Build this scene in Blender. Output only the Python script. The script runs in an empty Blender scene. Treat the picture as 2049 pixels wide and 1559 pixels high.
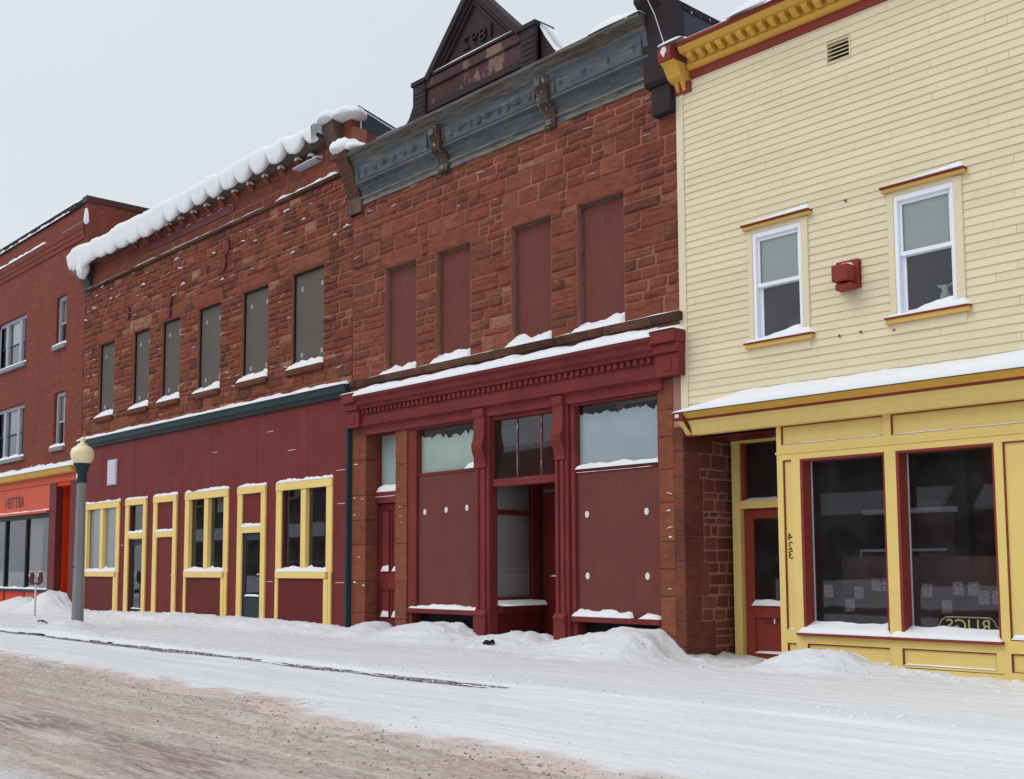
import bpy, math, random
import numpy as np
from mathutils import Matrix, Vector

# ------------------------------------------------------------------ camera, sky, sun, exposure
scene = bpy.context.scene
COL = scene.collection
cam_d = bpy.data.cameras.new('camera'); cam = bpy.data.objects.new('camera', cam_d); COL.objects.link(cam)
cam_d.sensor_fit = 'HORIZONTAL'; cam_d.sensor_width = 36.0; cam_d.lens = 2263.65 / 2049 * 36
cam_d.shift_y = (929.44 - 779.5) / 2049
cam_d.clip_end = 2000
_r = Vector((0.6721963, 0.74036029, -0.00433205)); _u = Vector((0.06952876, -0.05729987, 0.99593297)); _f = Vector((-0.737101, 0.66976366, 0.0899931))
cam.matrix_world = Matrix(((_r.x, _u.x, -_f.x, 0), (_r.y, _u.y, -_f.y, -14.5), (_r.z, _u.z, -_f.z, 1.5), (0, 0, 0, 1)))
scene.camera = cam

SUN_EL, SUN_AZ = math.radians(52), math.radians(205)          # azimuth clockwise from +Y
w = bpy.data.worlds.new('World'); scene.world = w; w.use_nodes = True
nt = w.node_tree; nt.nodes.clear()
sky = nt.nodes.new('ShaderNodeTexSky'); sky.sky_type = 'NISHITA'; sky.sun_disc = False
sky.sun_elevation = SUN_EL; sky.sun_rotation = SUN_AZ; sky.air_density = 1.0; sky.dust_density = 6.0; sky.ozone_density = 1.0
hs = nt.nodes.new('ShaderNodeHueSaturation'); hs.inputs['Saturation'].default_value = 0.25
b1 = nt.nodes.new('ShaderNodeBackground'); b1.inputs['Strength'].default_value = 0.05
b2 = nt.nodes.new('ShaderNodeBackground'); b2.inputs['Color'].default_value = (0.565, 0.605, 0.655, 1); b2.inputs['Strength'].default_value = 1.0
tc = nt.nodes.new('ShaderNodeTexCoord'); cn = nt.nodes.new('ShaderNodeTexNoise'); cn.inputs['Scale'].default_value = 2.2; cn.inputs['Detail'].default_value = 5; nt.links.new(tc.outputs['Generated'], cn.inputs['Vector'])
cr = nt.nodes.new('ShaderNodeValToRGB'); cr.color_ramp.elements[0].position = .3; cr.color_ramp.elements[1].position = .7
cr.color_ramp.elements[0].color = (0.545, 0.59, 0.645, 1); cr.color_ramp.elements[1].color = (0.60, 0.635, 0.675, 1); nt.links.new(cn.outputs['Fac'], cr.inputs[0]); nt.links.new(cr.outputs[0], b2.inputs['Color'])
ad = nt.nodes.new('ShaderNodeAddShader'); wo = nt.nodes.new('ShaderNodeOutputWorld')
nt.links.new(sky.outputs[0], hs.inputs['Color']); nt.links.new(hs.outputs[0], b1.inputs['Color'])
nt.links.new(b1.outputs[0], ad.inputs[0]); nt.links.new(b2.outputs[0], ad.inputs[1]); nt.links.new(ad.outputs[0], wo.inputs[0])

sun_d = bpy.data.lights.new('sun', 'SUN'); sun_d.energy = 0.5; sun_d.angle = math.radians(35); sun_d.color = (1.0, 0.97, 0.93)
sun = bpy.data.objects.new('sun', sun_d); COL.objects.link(sun)
sdir = Vector((math.sin(SUN_AZ) * math.cos(SUN_EL), math.cos(SUN_AZ) * math.cos(SUN_EL), math.sin(SUN_EL)))
sun.rotation_euler = sdir.to_track_quat('Z', 'Y').to_euler()
vs = scene.view_settings; vs.view_transform = 'Standard'; vs.look = 'None'; vs.exposure = 0.0; vs.gamma = 1.0; vs.use_curve_mapping = False
scene.cycles.max_bounces = 8; scene.cycles.transparent_max_bounces = 12
scene.cycles.use_denoising = True

# ------------------------------------------------------------------ small tools
RNG = random.Random(7)

def lin(c):
    c = c / 255.0
    return c / 12.92 if c <= 0.04045 else ((c + 0.055) / 1.055) ** 2.4
def rgb(r, g, b, k=1.22): return (min(.92, lin(r) * k), min(.92, lin(g) * k), min(.92, lin(b) * k), 1)

def hash2(i, j, seed):
    h = (i.astype(np.int64) * 374761393 + j.astype(np.int64) * 668265263 + seed * 974634777) & 0xffffffff
    h = ((h ^ (h >> 13)) * 1274126177) & 0xffffffff
    return ((h ^ (h >> 16)) & 0xffff) / 65535.0
def vnoise(x, y, seed=0):
    x = np.asarray(x, float); y = np.asarray(y, float)
    i = np.floor(x); j = np.floor(y); fx = x - i; fy = y - j
    fx = fx * fx * (3 - 2 * fx); fy = fy * fy * (3 - 2 * fy)
    i = i.astype(int); j = j.astype(int)
    a = hash2(i, j, seed); b = hash2(i + 1, j, seed); c = hash2(i, j + 1, seed); d = hash2(i + 1, j + 1, seed)
    return (a * (1 - fx) + b * fx) * (1 - fy) + (c * (1 - fx) + d * fx) * fy
def fbm(x, y, seed=0, oct=4):
    s = 0; a = .5; t = 0
    for k in range(oct):
        s = s + a * vnoise(x, y, seed + k * 17); t += a
        x = np.asarray(x) * 2.03 + 11.3; y = np.asarray(y) * 2.03 + 5.1; a *= .5
    return s / t * 2 - 1

WORLD = {}
def _link(o, parent, origin):
    COL.objects.link(o); WORLD[o.name] = origin
    if parent is not None:
        p = WORLD[parent.name]; o.parent = parent; o.location = (origin[0] - p[0], origin[1] - p[1], origin[2] - p[2])
    else: o.location = origin
    return o
def tag(o, label=None, cat=None, group=None, kind=None):
    if label: o['label'] = label
    if cat: o['category'] = cat
    if group: o['group'] = group
    if kind: o['kind'] = kind
    return o
def thing(name, label, cat, loc, group=None):
    o = bpy.data.objects.new(name, None); o.empty_display_size = .3
    return tag(_link(o, None, tuple(loc)), label, cat, group)

class MB:
    def __init__(s): s.v = []; s.f = []; s.t = []
    def add(s, vs_, fs, tone=.5):
        k = len(s.v); s.v += [tuple(map(float, p)) for p in vs_]; s.f += [tuple(k + i for i in f) for f in fs]; s.t += [tone] * len(vs_); return s
    def box(s, x0, x1, y0, y1, z0, z1, b=0.0, tone=.5):
        if x0 > x1: x0, x1 = x1, x0
        if y0 > y1: y0, y1 = y1, y0
        if z0 > z1: z0, z1 = z1, z0
        b = min(b, .35 * (x1 - x0), .35 * (y1 - y0), .35 * (z1 - z0))
        if b <= 0:
            return s.add([(x0, y0, z0), (x1, y0, z0), (x1, y1, z0), (x0, y1, z0), (x0, y0, z1), (x1, y0, z1), (x1, y1, z1), (x0, y1, z1)],
                         [(0, 3, 2, 1), (4, 5, 6, 7), (0, 1, 5, 4), (1, 2, 6, 5), (2, 3, 7, 6), (3, 0, 4, 7)], tone)
        lo = (x0, y0, z0); hi = (x1, y1, z1); V = []; I = {}
        for sx in (0, 1):
            for sy in (0, 1):
                for sz in (0, 1):
                    sg = (sx, sy, sz)
                    for a in range(3):
                        p = [0, 0, 0]
                        for c in range(3):
                            e = hi[c] if sg[c] else lo[c]
                            p[c] = e if c == a else (e - b if sg[c] else e + b)
                        I[(sg, a)] = len(V); V.append(p)
        F = []
        for a in range(3):
            o1, o2 = (a + 1) % 3, (a + 2) % 3
            for sa in (0, 1):
                q = []
                for u, v in ((0, 0), (1, 0), (1, 1), (0, 1)):
                    sg = [0, 0, 0]; sg[a] = sa; sg[o1] = u; sg[o2] = v; q.append(I[(tuple(sg), a)])
                F.append(tuple(q) if sa else tuple(q[::-1]))
            for u in (0, 1):
                for v in (0, 1):
                    s0 = [0, 0, 0]; s1 = [0, 0, 0]; s0[o1] = s1[o1] = u; s0[o2] = s1[o2] = v; s0[a] = 0; s1[a] = 1
                    F.append((I[(tuple(s0), o1)], I[(tuple(s1), o1)], I[(tuple(s1), o2)], I[(tuple(s0), o2)]))
        for sx in (0, 1):
            for sy in (0, 1):
                for sz in (0, 1):
                    F.append(tuple(I[((sx, sy, sz), a)] for a in range(3)))
        return s.add(V, F, tone)
    def sweep(s, prof, x0, x1, tone=.5):              # closed (y,z) outline drawn out along X
        n = len(prof)
        return s.add([(x0, y, z) for y, z in prof] + [(x1, y, z) for y, z in prof],
                     [(i, (i + 1) % n, n + (i + 1) % n, n + i) for i in range(n)] + [tuple(range(n)), tuple(range(2 * n - 1, n - 1, -1))], tone)
    def prism(s, poly, y0, y1, tone=.5):              # closed (x,z) outline drawn out along Y
        n = len(poly)
        return s.add([(x, y0, z) for x, z in poly] + [(x, y1, z) for x, z in poly],
                     [(i, (i + 1) % n, n + (i + 1) % n, n + i) for i in range(n)] + [tuple(range(n)), tuple(range(2 * n - 1, n - 1, -1))], tone)
    def lathe(s, cx, cy, prof, n=20, tone=.5):        # (radius,z)
        V = []; F = []
        for r_, z in prof:
            for k in range(n):
                a = 2 * math.pi * k / n; V.append((cx + r_ * math.cos(a), cy + r_ * math.sin(a), z))
        for i in range(len(prof) - 1):
            for k in range(n):
                F.append((i * n + k, i * n + (k + 1) % n, (i + 1) * n + (k + 1) % n, (i + 1) * n + k))
        F.append(tuple(range(n))); F.append(tuple(range((len(prof) - 1) * n, len(prof) * n)))
        return s.add(V, F, tone)
    def disc(s, cx, cz, y, r_, n=12, ry=None, d=.01, tone=.5):
        ry = ry or r_
        return s.prism([(cx + r_ * math.cos(2 * math.pi * k / n), cz + ry * math.sin(2 * math.pi * k / n)) for k in range(n)], y - d, y, tone)
    def tube(s, pts, rad, n=8, tone=.5):
        V = []; F = []
        for i, p in enumerate(pts):
            p = Vector(p); a = Vector(pts[max(0, i - 1)]); b_ = Vector(pts[min(len(pts) - 1, i + 1)])
            d = (b_ - a).normalized(); up = Vector((0, 0, 1)) if abs(d.z) < .9 else Vector((1, 0, 0))
            e1 = d.cross(up).normalized(); e2 = d.cross(e1)
            rr = rad[i] if isinstance(rad, (list, tuple)) else rad
            for k in range(n):
                a_ = 2 * math.pi * k / n; q = p + e1 * rr * math.cos(a_) + e2 * rr * math.sin(a_); V.append(tuple(q))
        for i in range(len(pts) - 1):
            for k in range(n): F.append((i * n + k, i * n + (k + 1) % n, (i + 1) * n + (k + 1) % n, (i + 1) * n + k))
        F.append(tuple(range(n))); F.append(tuple(range((len(pts) - 1) * n, len(pts) * n)))
        return s.add(V, F, tone)
    def build(s, name, material, parent=None, smooth=False, label=None, kind=None, **kw):
        a = np.array(s.v); lo = a.min(0); hi = a.max(0); o_ = ((lo[0] + hi[0]) / 2, (lo[1] + hi[1]) / 2, lo[2])
        me = bpy.data.meshes.new(name); me.from_pydata((a - np.array(o_)).tolist(), [], s.f)
        at = me.attributes.new('tone', 'FLOAT', 'POINT'); at.data.foreach_set('value', np.array(s.t, dtype=np.float32))
        if smooth: me.shade_smooth()
        me.materials.append(material); me.update()
        ob = _link(bpy.data.objects.new(name, me), parent, o_)
        return tag(ob, label, kw.get('cat'), kw.get('group'), kind)

def bx(name, m, parent, x0, x1, y0, y1, z0, z1, b=.004, **kw): return MB().box(x0, x1, y0, y1, z0, z1, b).build(name, m, parent, **kw)

def grid_mesh(name, xs, ys, zf, material, kind=None, parent=None, label=None, cat=None, dirt=None):
    X, Y = np.meshgrid(xs, ys); Z = zf(X, Y); nx, ny = len(xs), len(ys)
    V = np.stack([X.ravel(), Y.ravel(), Z.ravel()], 1).astype(np.float32)
    i = np.arange(nx - 1)[None, :] + np.arange(ny - 1)[:, None] * nx
    F = np.stack([i, i + 1, i + nx + 1, i + nx], -1).reshape(-1, 4)
    me = bpy.data.meshes.new(name); me.vertices.add(len(V)); me.vertices.foreach_set('co', V.ravel())
    me.loops.add(F.size); me.loops.foreach_set('vertex_index', F.ravel().astype(np.int32))
    me.polygons.add(len(F)); me.polygons.foreach_set('loop_start', (np.arange(len(F)) * 4).astype(np.int32))
    me.update(calc_edges=True); me.shade_smooth(); me.materials.append(material)
    if dirt is not None: me.attributes.new('dirt', 'FLOAT', 'POINT').data.foreach_set('value', dirt(X, Y).ravel().astype(np.float32))
    o = _link(bpy.data.objects.new(name, me), parent, (0, 0, 0)); return tag(o, label, cat, None, kind)

# ------------------------------------------------------------------ materials
class NT:
    def __init__(s, name):
        s.m = bpy.data.materials.new(name); s.m.use_nodes = True; s.t = s.m.node_tree; s.t.nodes.clear()
        s.out = s.t.nodes.new('ShaderNodeOutputMaterial'); s.geo = s.t.nodes.new('ShaderNodeNewGeometry')
    def n(s, typ, **kw):
        nd = s.t.nodes.new('ShaderNode' + typ)
        for k, v in kw.items():
            if hasattr(nd, k) and not k[0].isupper(): setattr(nd, k, v)
        return nd
    def l(s, a, b): s.t.links.new(a, b)
    def pos(s, sc=(1, 1, 1), loc=(0, 0, 0), rot=(0, 0, 0)):
        mp = s.n('Mapping'); s.l(s.geo.outputs['Position'], mp.inputs['Vector'])
        mp.inputs['Scale'].default_value = sc; mp.inputs['Location'].default_value = loc; mp.inputs['Rotation'].default_value = rot
        return mp.outputs[0]
    def noise(s, vec, scale=5, detail=4, rough=.55, dist=0):
        nd = s.n('TexNoise'); s.l(vec, nd.inputs['Vector']); nd.inputs['Scale'].default_value = scale
        nd.inputs['Detail'].default_value = detail; nd.inputs['Roughness'].default_value = rough; nd.inputs['Distortion'].default_value = dist
        return nd.outputs['Fac']
    def ramp(s, fac, stops):
        nd = s.n('ValToRGB'); s.l(fac, nd.inputs[0]); e = nd.color_ramp.elements
        e[0].position, e[0].color = stops[0]; e[1].position, e[1].color = stops[-1]
        for p, c in stops[1:-1]:
            x = e.new(p); x.color = c
        return nd.outputs[0]
    def step(s, fac, a, b):
        nd = s.n('MapRange'); s.l(fac, nd.inputs[0]); nd.inputs[1].default_value = a; nd.inputs[2].default_value = b; return nd.outputs[0]
    def mix(s, fac, a, b, blend='MIX'):
        nd = s.n('Mix', data_type='RGBA', blend_type=blend)
        for i, v in ((0, fac), (6, a), (7, b)):
            if isinstance(v, (int, float)): nd.inputs[i].default_value = v
            elif isinstance(v, tuple): nd.inputs[i].default_value = v
            else: s.l(v, nd.inputs[i])
        return nd.outputs[2]
    def math(s, op, a, b=0.0):
        nd = s.n('Math', operation=op)
        for i, v in ((0, a), (1, b)):
            if isinstance(v, (int, float)): nd.inputs[i].default_value = v
            else: s.l(v, nd.inputs[i])
        return nd.outputs[0]
    def attr(s, name):
        nd = s.n('Attribute', attribute_name=name); return nd.outputs['Fac']
    def sep(s, vec):
        nd = s.n('SeparateXYZ'); s.l(vec, nd.inputs[0]); return nd.outputs
    def bsdf(s, col, rough=.7, bump=None, bstr=.3, bdist=.01, spec=.4, **kw):
        p = s.n('BsdfPrincipled')
        for key, v in (('Base Color', col), ('Roughness', rough)):
            if isinstance(v, (int, float, tuple)): p.inputs[key].default_value = v
            else: s.l(v, p.inputs[key])
        p.inputs['Specular IOR Level'].default_value = spec
        for k, v in kw.items(): p.inputs[k].default_value = v
        if bump is not None:
            bp = s.n('Bump'); s.l(bump, bp.inputs['Height']); bp.inputs['Strength'].default_value = bstr; bp.inputs['Distance'].default_value = bdist
            s.l(bp.outputs[0], p.inputs['Normal'])
        return p.outputs[0]
    def done(s, sh): s.l(sh, s.out.inputs[0]); return s.m

def snow_on(t, col, lo=.6, hi=.8, nlo=.5, nhi=.6, scale=6):
    nz = t.sep(t.geo.outputs['Normal'])[2]
    k = t.math('MULTIPLY', t.step(nz, lo, hi), t.step(t.noise(t.pos((1, 1, 1.5)), scale, 3), nlo, nhi))
    return t.mix(k, col, (.82, .84, .88, 1))

def stone(name, stops, snow=(.55, .8, .5, .58), bs=.6):
    t = NT(name); tn = t.attr('tone')
    base = t.ramp(tn, stops)
    n1 = t.noise(t.pos((.9, .9, 2.2)), 3.2, 7, .7); n2 = t.noise(t.pos((1.5, 1.5, 7)), 7, 7, .75); n3 = t.noise(t.pos((1, 1, 1.4)), 26, 5, .7)
    c = t.mix(t.step(n1, .34, .66), t.mix(.5, base, rgb(62, 42, 34)), base)
    br_ = t.noise(t.pos((.8, .8, 1)), 1.7, 6, .65)
    c = t.mix(t.math('MULTIPLY', t.step(br_, .48, .68), .45), c, rgb(128, 86, 68))
    c = t.mix(t.math('MULTIPLY', t.step(n2, .50, .72), .5), c, rgb(150, 92, 72))
    c = t.mix(t.math('MULTIPLY', t.step(n2, .50, .30), .55), c, rgb(66, 40, 34))
    c = t.mix(t.math('MULTIPLY', t.step(n3, .55, .75), .35), c, rgb(70, 42, 36))
    st = t.noise(t.pos((1.1, 1.1, .45)), .9, 6, .65)                  # sooty weathering
    c = t.mix(t.math('MULTIPLY', t.step(st, .56, .74), .38), c, rgb(60, 46, 40))
    if snow: c = snow_on(t, c, *snow, scale=5)
    bh = t.math('ADD', t.noise(t.pos((2, 2, 7)), 10, 8, .75), t.math('MULTIPLY', t.noise(t.pos(), 50, 4), .3))
    return t.done(t.bsdf(c, .92, bh, min(1.0, bs * 1.25), .05, .12))

def paint(name, col, rough=.55, var=.12, dirt=.15, wear=None, wear_amt=.62, wscale=(1, 1, 1), wn=7, bump=.12, spec=.10, vert=None):
    t = NT(name); n1 = t.noise(t.pos((1, 1, 1)), 1.3, 5, .6); n2 = t.noise(t.pos((6, 6, 1.2)), 3.0, 4, .6)
    dk = tuple(v * (1 - var * 2) for v in col[:3]) + (1,); lt = tuple(min(.95, v * (1 + var)) for v in col[:3]) + (1,)
    c = t.mix(t.step(n1, .3, .7), dk, lt)
    c = t.mix(t.math('MULTIPLY', t.step(n2, .5, .8), dirt), c, tuple(v * .45 for v in col[:3]) + (1,))
    if wear is not None:
        m = t.noise(t.pos(wscale), wn, 6, .7)
        c = t.mix(t.step(m, wear_amt, wear_amt + .05), c, wear)
    return t.done(t.bsdf(c, rough, t.noise(t.pos((1, 1, 1)), 40, 4, .6), bump, .004, spec))

M = {}
M['stone_a'] = stone('rock_faced_sandstone', [(0, rgb(104, 66, 53)), (.2, rgb(122, 76, 60)), (.4, rgb(140, 76, 61)), (.6, rgb(153, 85, 66)), (.75, rgb(149, 94, 75)), (.9, rgb(166, 95, 74)), (1, rgb(186, 138, 114))], (.66, .9, .58, .66), .9)
M['stone_b'] = stone('split_sandstone', [(0, rgb(118, 74, 62)), (.2, rgb(136, 84, 68)), (.4, rgb(149, 83, 68)), (.6, rgb(160, 89, 72)), (.75, rgb(156, 99, 80)), (.9, rgb(170, 100, 80)), (1, rgb(190, 140, 120))], (.66, .92, .62, .7), .8)
M['stone_pier'] = stone('dressed_sandstone', [(0, rgb(118, 69, 52)), (.5, rgb(136, 79, 59)), (1, rgb(150, 90, 68))], None, .35)
M['stone_rubble'] = stone('rubble_sandstone', [(0, rgb(104, 58, 49)), (.5, rgb(126, 70, 58)), (1, rgb(144, 84, 70))], None, .5)
M['stone_ledge'] = stone('ledge_sandstone', [(0, rgb(62, 46, 40)), (.5, rgb(78, 56, 46)), (1, rgb(96, 70, 58))], (.5, .9, .42, .5), .6)
t = NT('red_mortar'); M['mortar'] = t.done(t.bsdf(t.mix(t.noise(t.pos(), 6, 4), rgb(126, 78, 66), rgb(156, 104, 90)), .95, t.noise(t.pos(), 50, 3), .4, .01, .1))
t = NT('pale_mortar'); M['mortar_pale'] = t.done(t.bsdf(t.mix(t.noise(t.pos(), 6, 4), rgb(132, 98, 92), rgb(160, 124, 116)), .95, t.noise(t.pos(), 50, 3), .4, .01, .1))

# brick, too far away to build one by one
t = NT('far_brick'); br = t.n('TexBrick'); mp = t.n('Mapping'); cmb = t.n('CombineXYZ'); xyz = t.sep(t.geo.outputs['Position'])
t.l(t.math('ADD', xyz[0], xyz[1]), cmb.inputs[0]); t.l(xyz[2], cmb.inputs[1]); t.l(cmb.outputs[0], br.inputs['Vector'])
br.inputs['Scale'].default_value = 1; br.inputs['Brick Width'].default_value = .21; br.inputs['Row Height'].default_value = .072; br.inputs['Mortar Size'].default_value = .006
br.inputs['Color1'].default_value = rgb(124, 59, 46); br.inputs['Color2'].default_value = rgb(100, 50, 41); br.inputs['Mortar'].default_value = rgb(120, 76, 64)
c = t.mix(t.math('MULTIPLY', t.step(t.noise(t.pos(), .5, 5, .65), .4, .7), .35), br.outputs['Color'], rgb(86, 46, 40))
c = t.mix(t.math('MULTIPLY', t.step(t.noise(t.pos((1, 1, 1)), 5, 4), .62, .75), .5), c, rgb(150, 92, 76))
M['brick'] = t.done(t.bsdf(c, .9, br.outputs['Fac'], -.4, .008, .2))

M['maroon'] = paint('maroon_plywood_paint', rgb(108, 46, 46), .55, .08, .25, rgb(130, 96, 96), .76, (1, 1, 1), 16)
M['maroon_patch'] = paint('fresh_maroon_paint', rgb(101, 40, 40), .5, .05, .05)
M['bulk_red'] = paint('dark_red_panel_paint', rgb(96, 37, 38), .5, .08, .1)
M['red_trim'] = paint('red_trim_paint', rgb(113, 48, 47), .55, .12, .32, rgb(104, 84, 80), .66, (.6, .6, 1.6), 7)
M['red_clean'] = paint('brick_red_paint', rgb(124, 54, 46), .5, .06, .08)
M['deep_red'] = paint('deep_red_paint', rgb(92, 32, 30), .5, .08, .12)
M['board'] = paint('brown_plywood', rgb(102, 58, 52), .65, .06, .28, rgb(150, 128, 122), .73, (1, 1, 1), 24)
M['grey_board'] = paint('grey_plywood', rgb(89, 84, 79), .7, .05, .12)
M['cream_trim'] = paint('straw_yellow_paint', rgb(220, 191, 120), .5, .03, .06)
M['cream_trim2'] = paint('pale_straw_paint', rgb(208, 176, 104), .5, .03, .06)
t = NT('cream_clapboard_paint'); tn = t.attr('tone'); n1 = t.noise(t.pos((.6, 1, 1)), 1.1, 5, .6); n2 = t.noise(t.pos((3, 3, .8)), 2.2, 6, .65); n3 = t.noise(t.pos((2.5, 2.5, 18)), 3, 5, .7)
c = t.mix(t.step(tn, .0, 1.0), rgb(200, 189, 162), rgb(206, 195, 167)); c = t.mix(t.math('MULTIPLY', t.step(n1, .45, .75), .25), c, rgb(178, 168, 138)); c = t.mix(t.math('MULTIPLY', t.step(n2, .58, .8), .22), c, rgb(150, 140, 116)); c = t.mix(t.math('MULTIPLY', t.step(n3, .6, .75), .10), c, rgb(150, 142, 120))
M['siding'] = t.done(t.bsdf(c, .65, n3, .10, .006, .10))
M['yellow'] = paint('mustard_yellow_paint', rgb(206, 181, 112), .5, .03, .06)
M['gold'] = paint('golden_paint', rgb(193, 150, 68), .5, .05, .1)
M['gold_soft'] = paint('soft_ochre_paint', rgb(196, 160, 92), .55, .05, .1)
M['green'] = paint('dark_green_paint', rgb(46, 60, 64), .45, .08, .1)
M['orange'] = paint('orange_paint', rgb(190, 84, 62), .5, .04, .06)
M['orange_hot'] = paint('bright_orange_paint', rgb(196, 56, 18), .5, .05, .05)
M['plum'] = paint('brown_red_paint', rgb(100, 46, 45), .5, .06, .1)
M['white'] = paint('white_vinyl', rgb(214, 217, 226), .4, .02, .04)
M['white_old'] = paint('weathered_white_paint', rgb(160, 160, 170), .6, .06, .2)
M['black'] = paint('black_metal', rgb(34, 32, 34), .4, .05, .1)
M['slate'] = paint('dark_grey_cladding', rgb(58, 64, 72), .6, .05, .15)
M['tar'] = paint('black_tar_edge', rgb(40, 38, 42), .8, .1, .2, (.8, .82, .86, 1), .62, (1, 1, 1), 8)
M['coping'] = paint('brown_metal_coping', rgb(74, 50, 50), .45, .05, .1)
M['flash'] = paint('plum_metal_flashing', rgb(108, 62, 64), .45, .05, .1)
M['ped'] = paint('charred_brown_paint', rgb(47, 39, 42), .55, .10, .2)
M['pedwear'] = paint('peeling_brown_panel', rgb(70, 50, 52), .7, .12, .2, rgb(116, 92, 84), .52, (.9, .9, .35), 2.2, .3)
M['oldwood'] = paint('weathered_grey_wood', rgb(98, 82, 74), .85, .15, .4, rgb(60, 46, 40), .55, (6, 6, .7), 4, .5)
M['brownwood'] = paint('bare_brown_wood', rgb(92, 66, 56), .85, .15, .4, rgb(52, 38, 34), .52, (6, 6, .7), 4, .5)
t = NT('worn_blue_tin'); n1 = t.noise(t.pos((.5, .5, 2.5)), 2.2, 6, .65); n2 = t.noise(t.pos((.7, .7, 5)), 3, 6, .7)
c = t.ramp(n1, [(.3, rgb(64, 72, 78)), (.5, rgb(76, 84, 93)), (.7, rgb(90, 95, 97))])
zz = t.sep(t.geo.outputs['Position'])[2]
n4 = t.noise(t.pos((.35, .35, 7)), 3.2, 7, .75)
c = t.mix(t.math('MULTIPLY', t.step(n2, .50, .60), .8), c, rgb(96, 96, 90))
crown = t.step(zz, 10.60, 10.66)
c = t.mix(t.math('MULTIPLY', crown, t.math('MULTIPLY', t.step(n2, .36, .5), .75)), c, rgb(92, 90, 82))
c = t.mix(t.math('MULTIPLY', t.step(t.math('ADD', n4, t.math('MULTIPLY', crown, .10)), .57, .64), .85), c, rgb(72, 56, 48))
foot = t.math('SUBTRACT', 1.0, t.step(zz, 9.90, 9.96))
c = t.mix(t.math('MULTIPLY', foot, t.math('MULTIPLY', t.step(n2, .42, .56), .8)), c, rgb(122, 116, 102))
c = t.mix(t.math('MULTIPLY', t.step(t.noise(t.pos((.5, .5, 9)), 3, 6, .7), .60, .66), .8), c, rgb(128, 120, 106))
M['tin'] = t.done(t.bsdf(c, .65, t.math('ADD', n2, n4), .5, .02, .2))
M['bronze'] = paint('rusty_tin', rgb(76, 62, 56), .7, .15, .3, rgb(128, 128, 118), .58, (2, 2, 1), 5, .3)
M['concrete'] = paint('speckled_concrete', rgb(128, 128, 130), .85, .05, .1, rgb(110, 108, 110), .58, (1, 1, 1), 40, .3)
M['lampgreen'] = paint('dark_green_cast_iron', rgb(48, 60, 60), .45, .06, .1)
t = NT('cream_acrylic'); M['globe'] = t.done(t.bsdf(rgb(226, 214, 176), .35, None, spec=.5, **{'Subsurface Weight': .0}))
M['chrome'] = paint('brushed_steel', rgb(190, 190, 190), .3, .04, .1)
M['meter'] = paint('maroon_meter_paint', rgb(104, 66, 68), .4, .05, .1)
M['letters'] = paint('dark_purple_letters', rgb(92, 48, 62), .5, .04, .05)
M['ink'] = paint('black_numerals', rgb(28, 24, 18), .5, .02, .02)
M['gilt'] = paint('gold_leaf_lettering', rgb(150, 136, 102), .4, .04, .05)
M['washer'] = paint('pale_washer', rgb(205, 200, 200), .6, .03, .05)
M['washer_grey'] = paint('dull_washer', rgb(140, 138, 138), .6, .1, .2)
M['muntin'] = paint('flaking_red_muntin', rgb(104, 66, 72), .7, .1, .2, rgb(170, 160, 160), .56, (4, 4, 1), 6)
M['opp_grey'] = paint('weathered_grey_boarding', rgb(78, 74, 72), .8, .1, .2)
M['room'] = paint('dim_interior_plaster', rgb(92, 74, 70), .9, .1, .1)
M['redcloth'] = paint('dull_red_backdrop', rgb(104, 76, 74), .9, .15, .2)
M['blind_green'] = paint('frosted_grey_green_sheet', rgb(170, 186, 178), .8, .03, .05)
M['blind_blue'] = paint('frosted_grey_blue_sheet', rgb(166, 177, 186), .8, .03, .05)
M['blind_grey'] = paint('grey_sheet', rgb(206, 208, 206), .8, .04, .08)
M['shade'] = paint('roller_shade', rgb(206, 212, 206), .8, .02, .04)
M['pot'] = paint('white_glaze', rgb(235, 240, 238), .25, .02, .02)
M['curtain'] = paint('beige_curtain', rgb(186, 168, 150), .9, .05, .1)
M['leafy'] = paint('potted_leaf_green', rgb(88, 102, 60), .7, .15, .2)
t = NT('patterned_card'); vo = t.n('TexVoronoi'); t.l(t.pos(), vo.inputs['Vector']); vo.inputs['Scale'].default_value = 45
M['card'] = t.done(t.bsdf(t.mix(t.step(vo.outputs['Distance'], .2, .6), rgb(180, 170, 178), rgb(130, 104, 118)), .9))
def glass(name, tint, f=1.0):
    t = NT(name); fr = t.n('Fresnel'); fr.inputs['IOR'].default_value = 1.52
    gl = t.n('BsdfGlossy'); gl.inputs['Roughness'].default_value = .02; gl.inputs['Color'].default_value = (.93, .95, 1, 1)
    bp = t.n('Bump'); bp.inputs['Strength'].default_value = .04; bp.inputs['Distance'].default_value = .02; t.l(t.noise(t.pos(), .9, 1), bp.inputs['Height']); t.l(bp.outputs[0], gl.inputs['Normal'])
    tr = t.n('BsdfTransparent'); tr.inputs['Color'].default_value = tint
    mx = t.n('MixShader'); t.l(t.math('MULTIPLY', fr.outputs[0], f), mx.inputs[0]); t.l(tr.outputs[0], mx.inputs[1]); t.l(gl.outputs[0], mx.inputs[2])
    df = t.n('BsdfDiffuse'); df.inputs['Color'].default_value = (.5, .5, .52, 1); m2 = t.n('MixShader')          # thin haze mixed over the pane to lift its darks, with grime
    t.l(t.math('MULTIPLY', t.step(t.noise(t.pos(), 2.0, 5, .65), .25, .8), .05), m2.inputs[0]); t.l(mx.outputs[0], m2.inputs[1]); t.l(df.outputs[0], m2.inputs[2])
    return t.done(m2.outputs[0])
M['glass'] = glass('window_glass', (.86, .9, .9, 1), 1.5); M['glass_frost'] = glass('frosted_window_glass', (.95, .97, .96, 1), .45)

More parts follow.
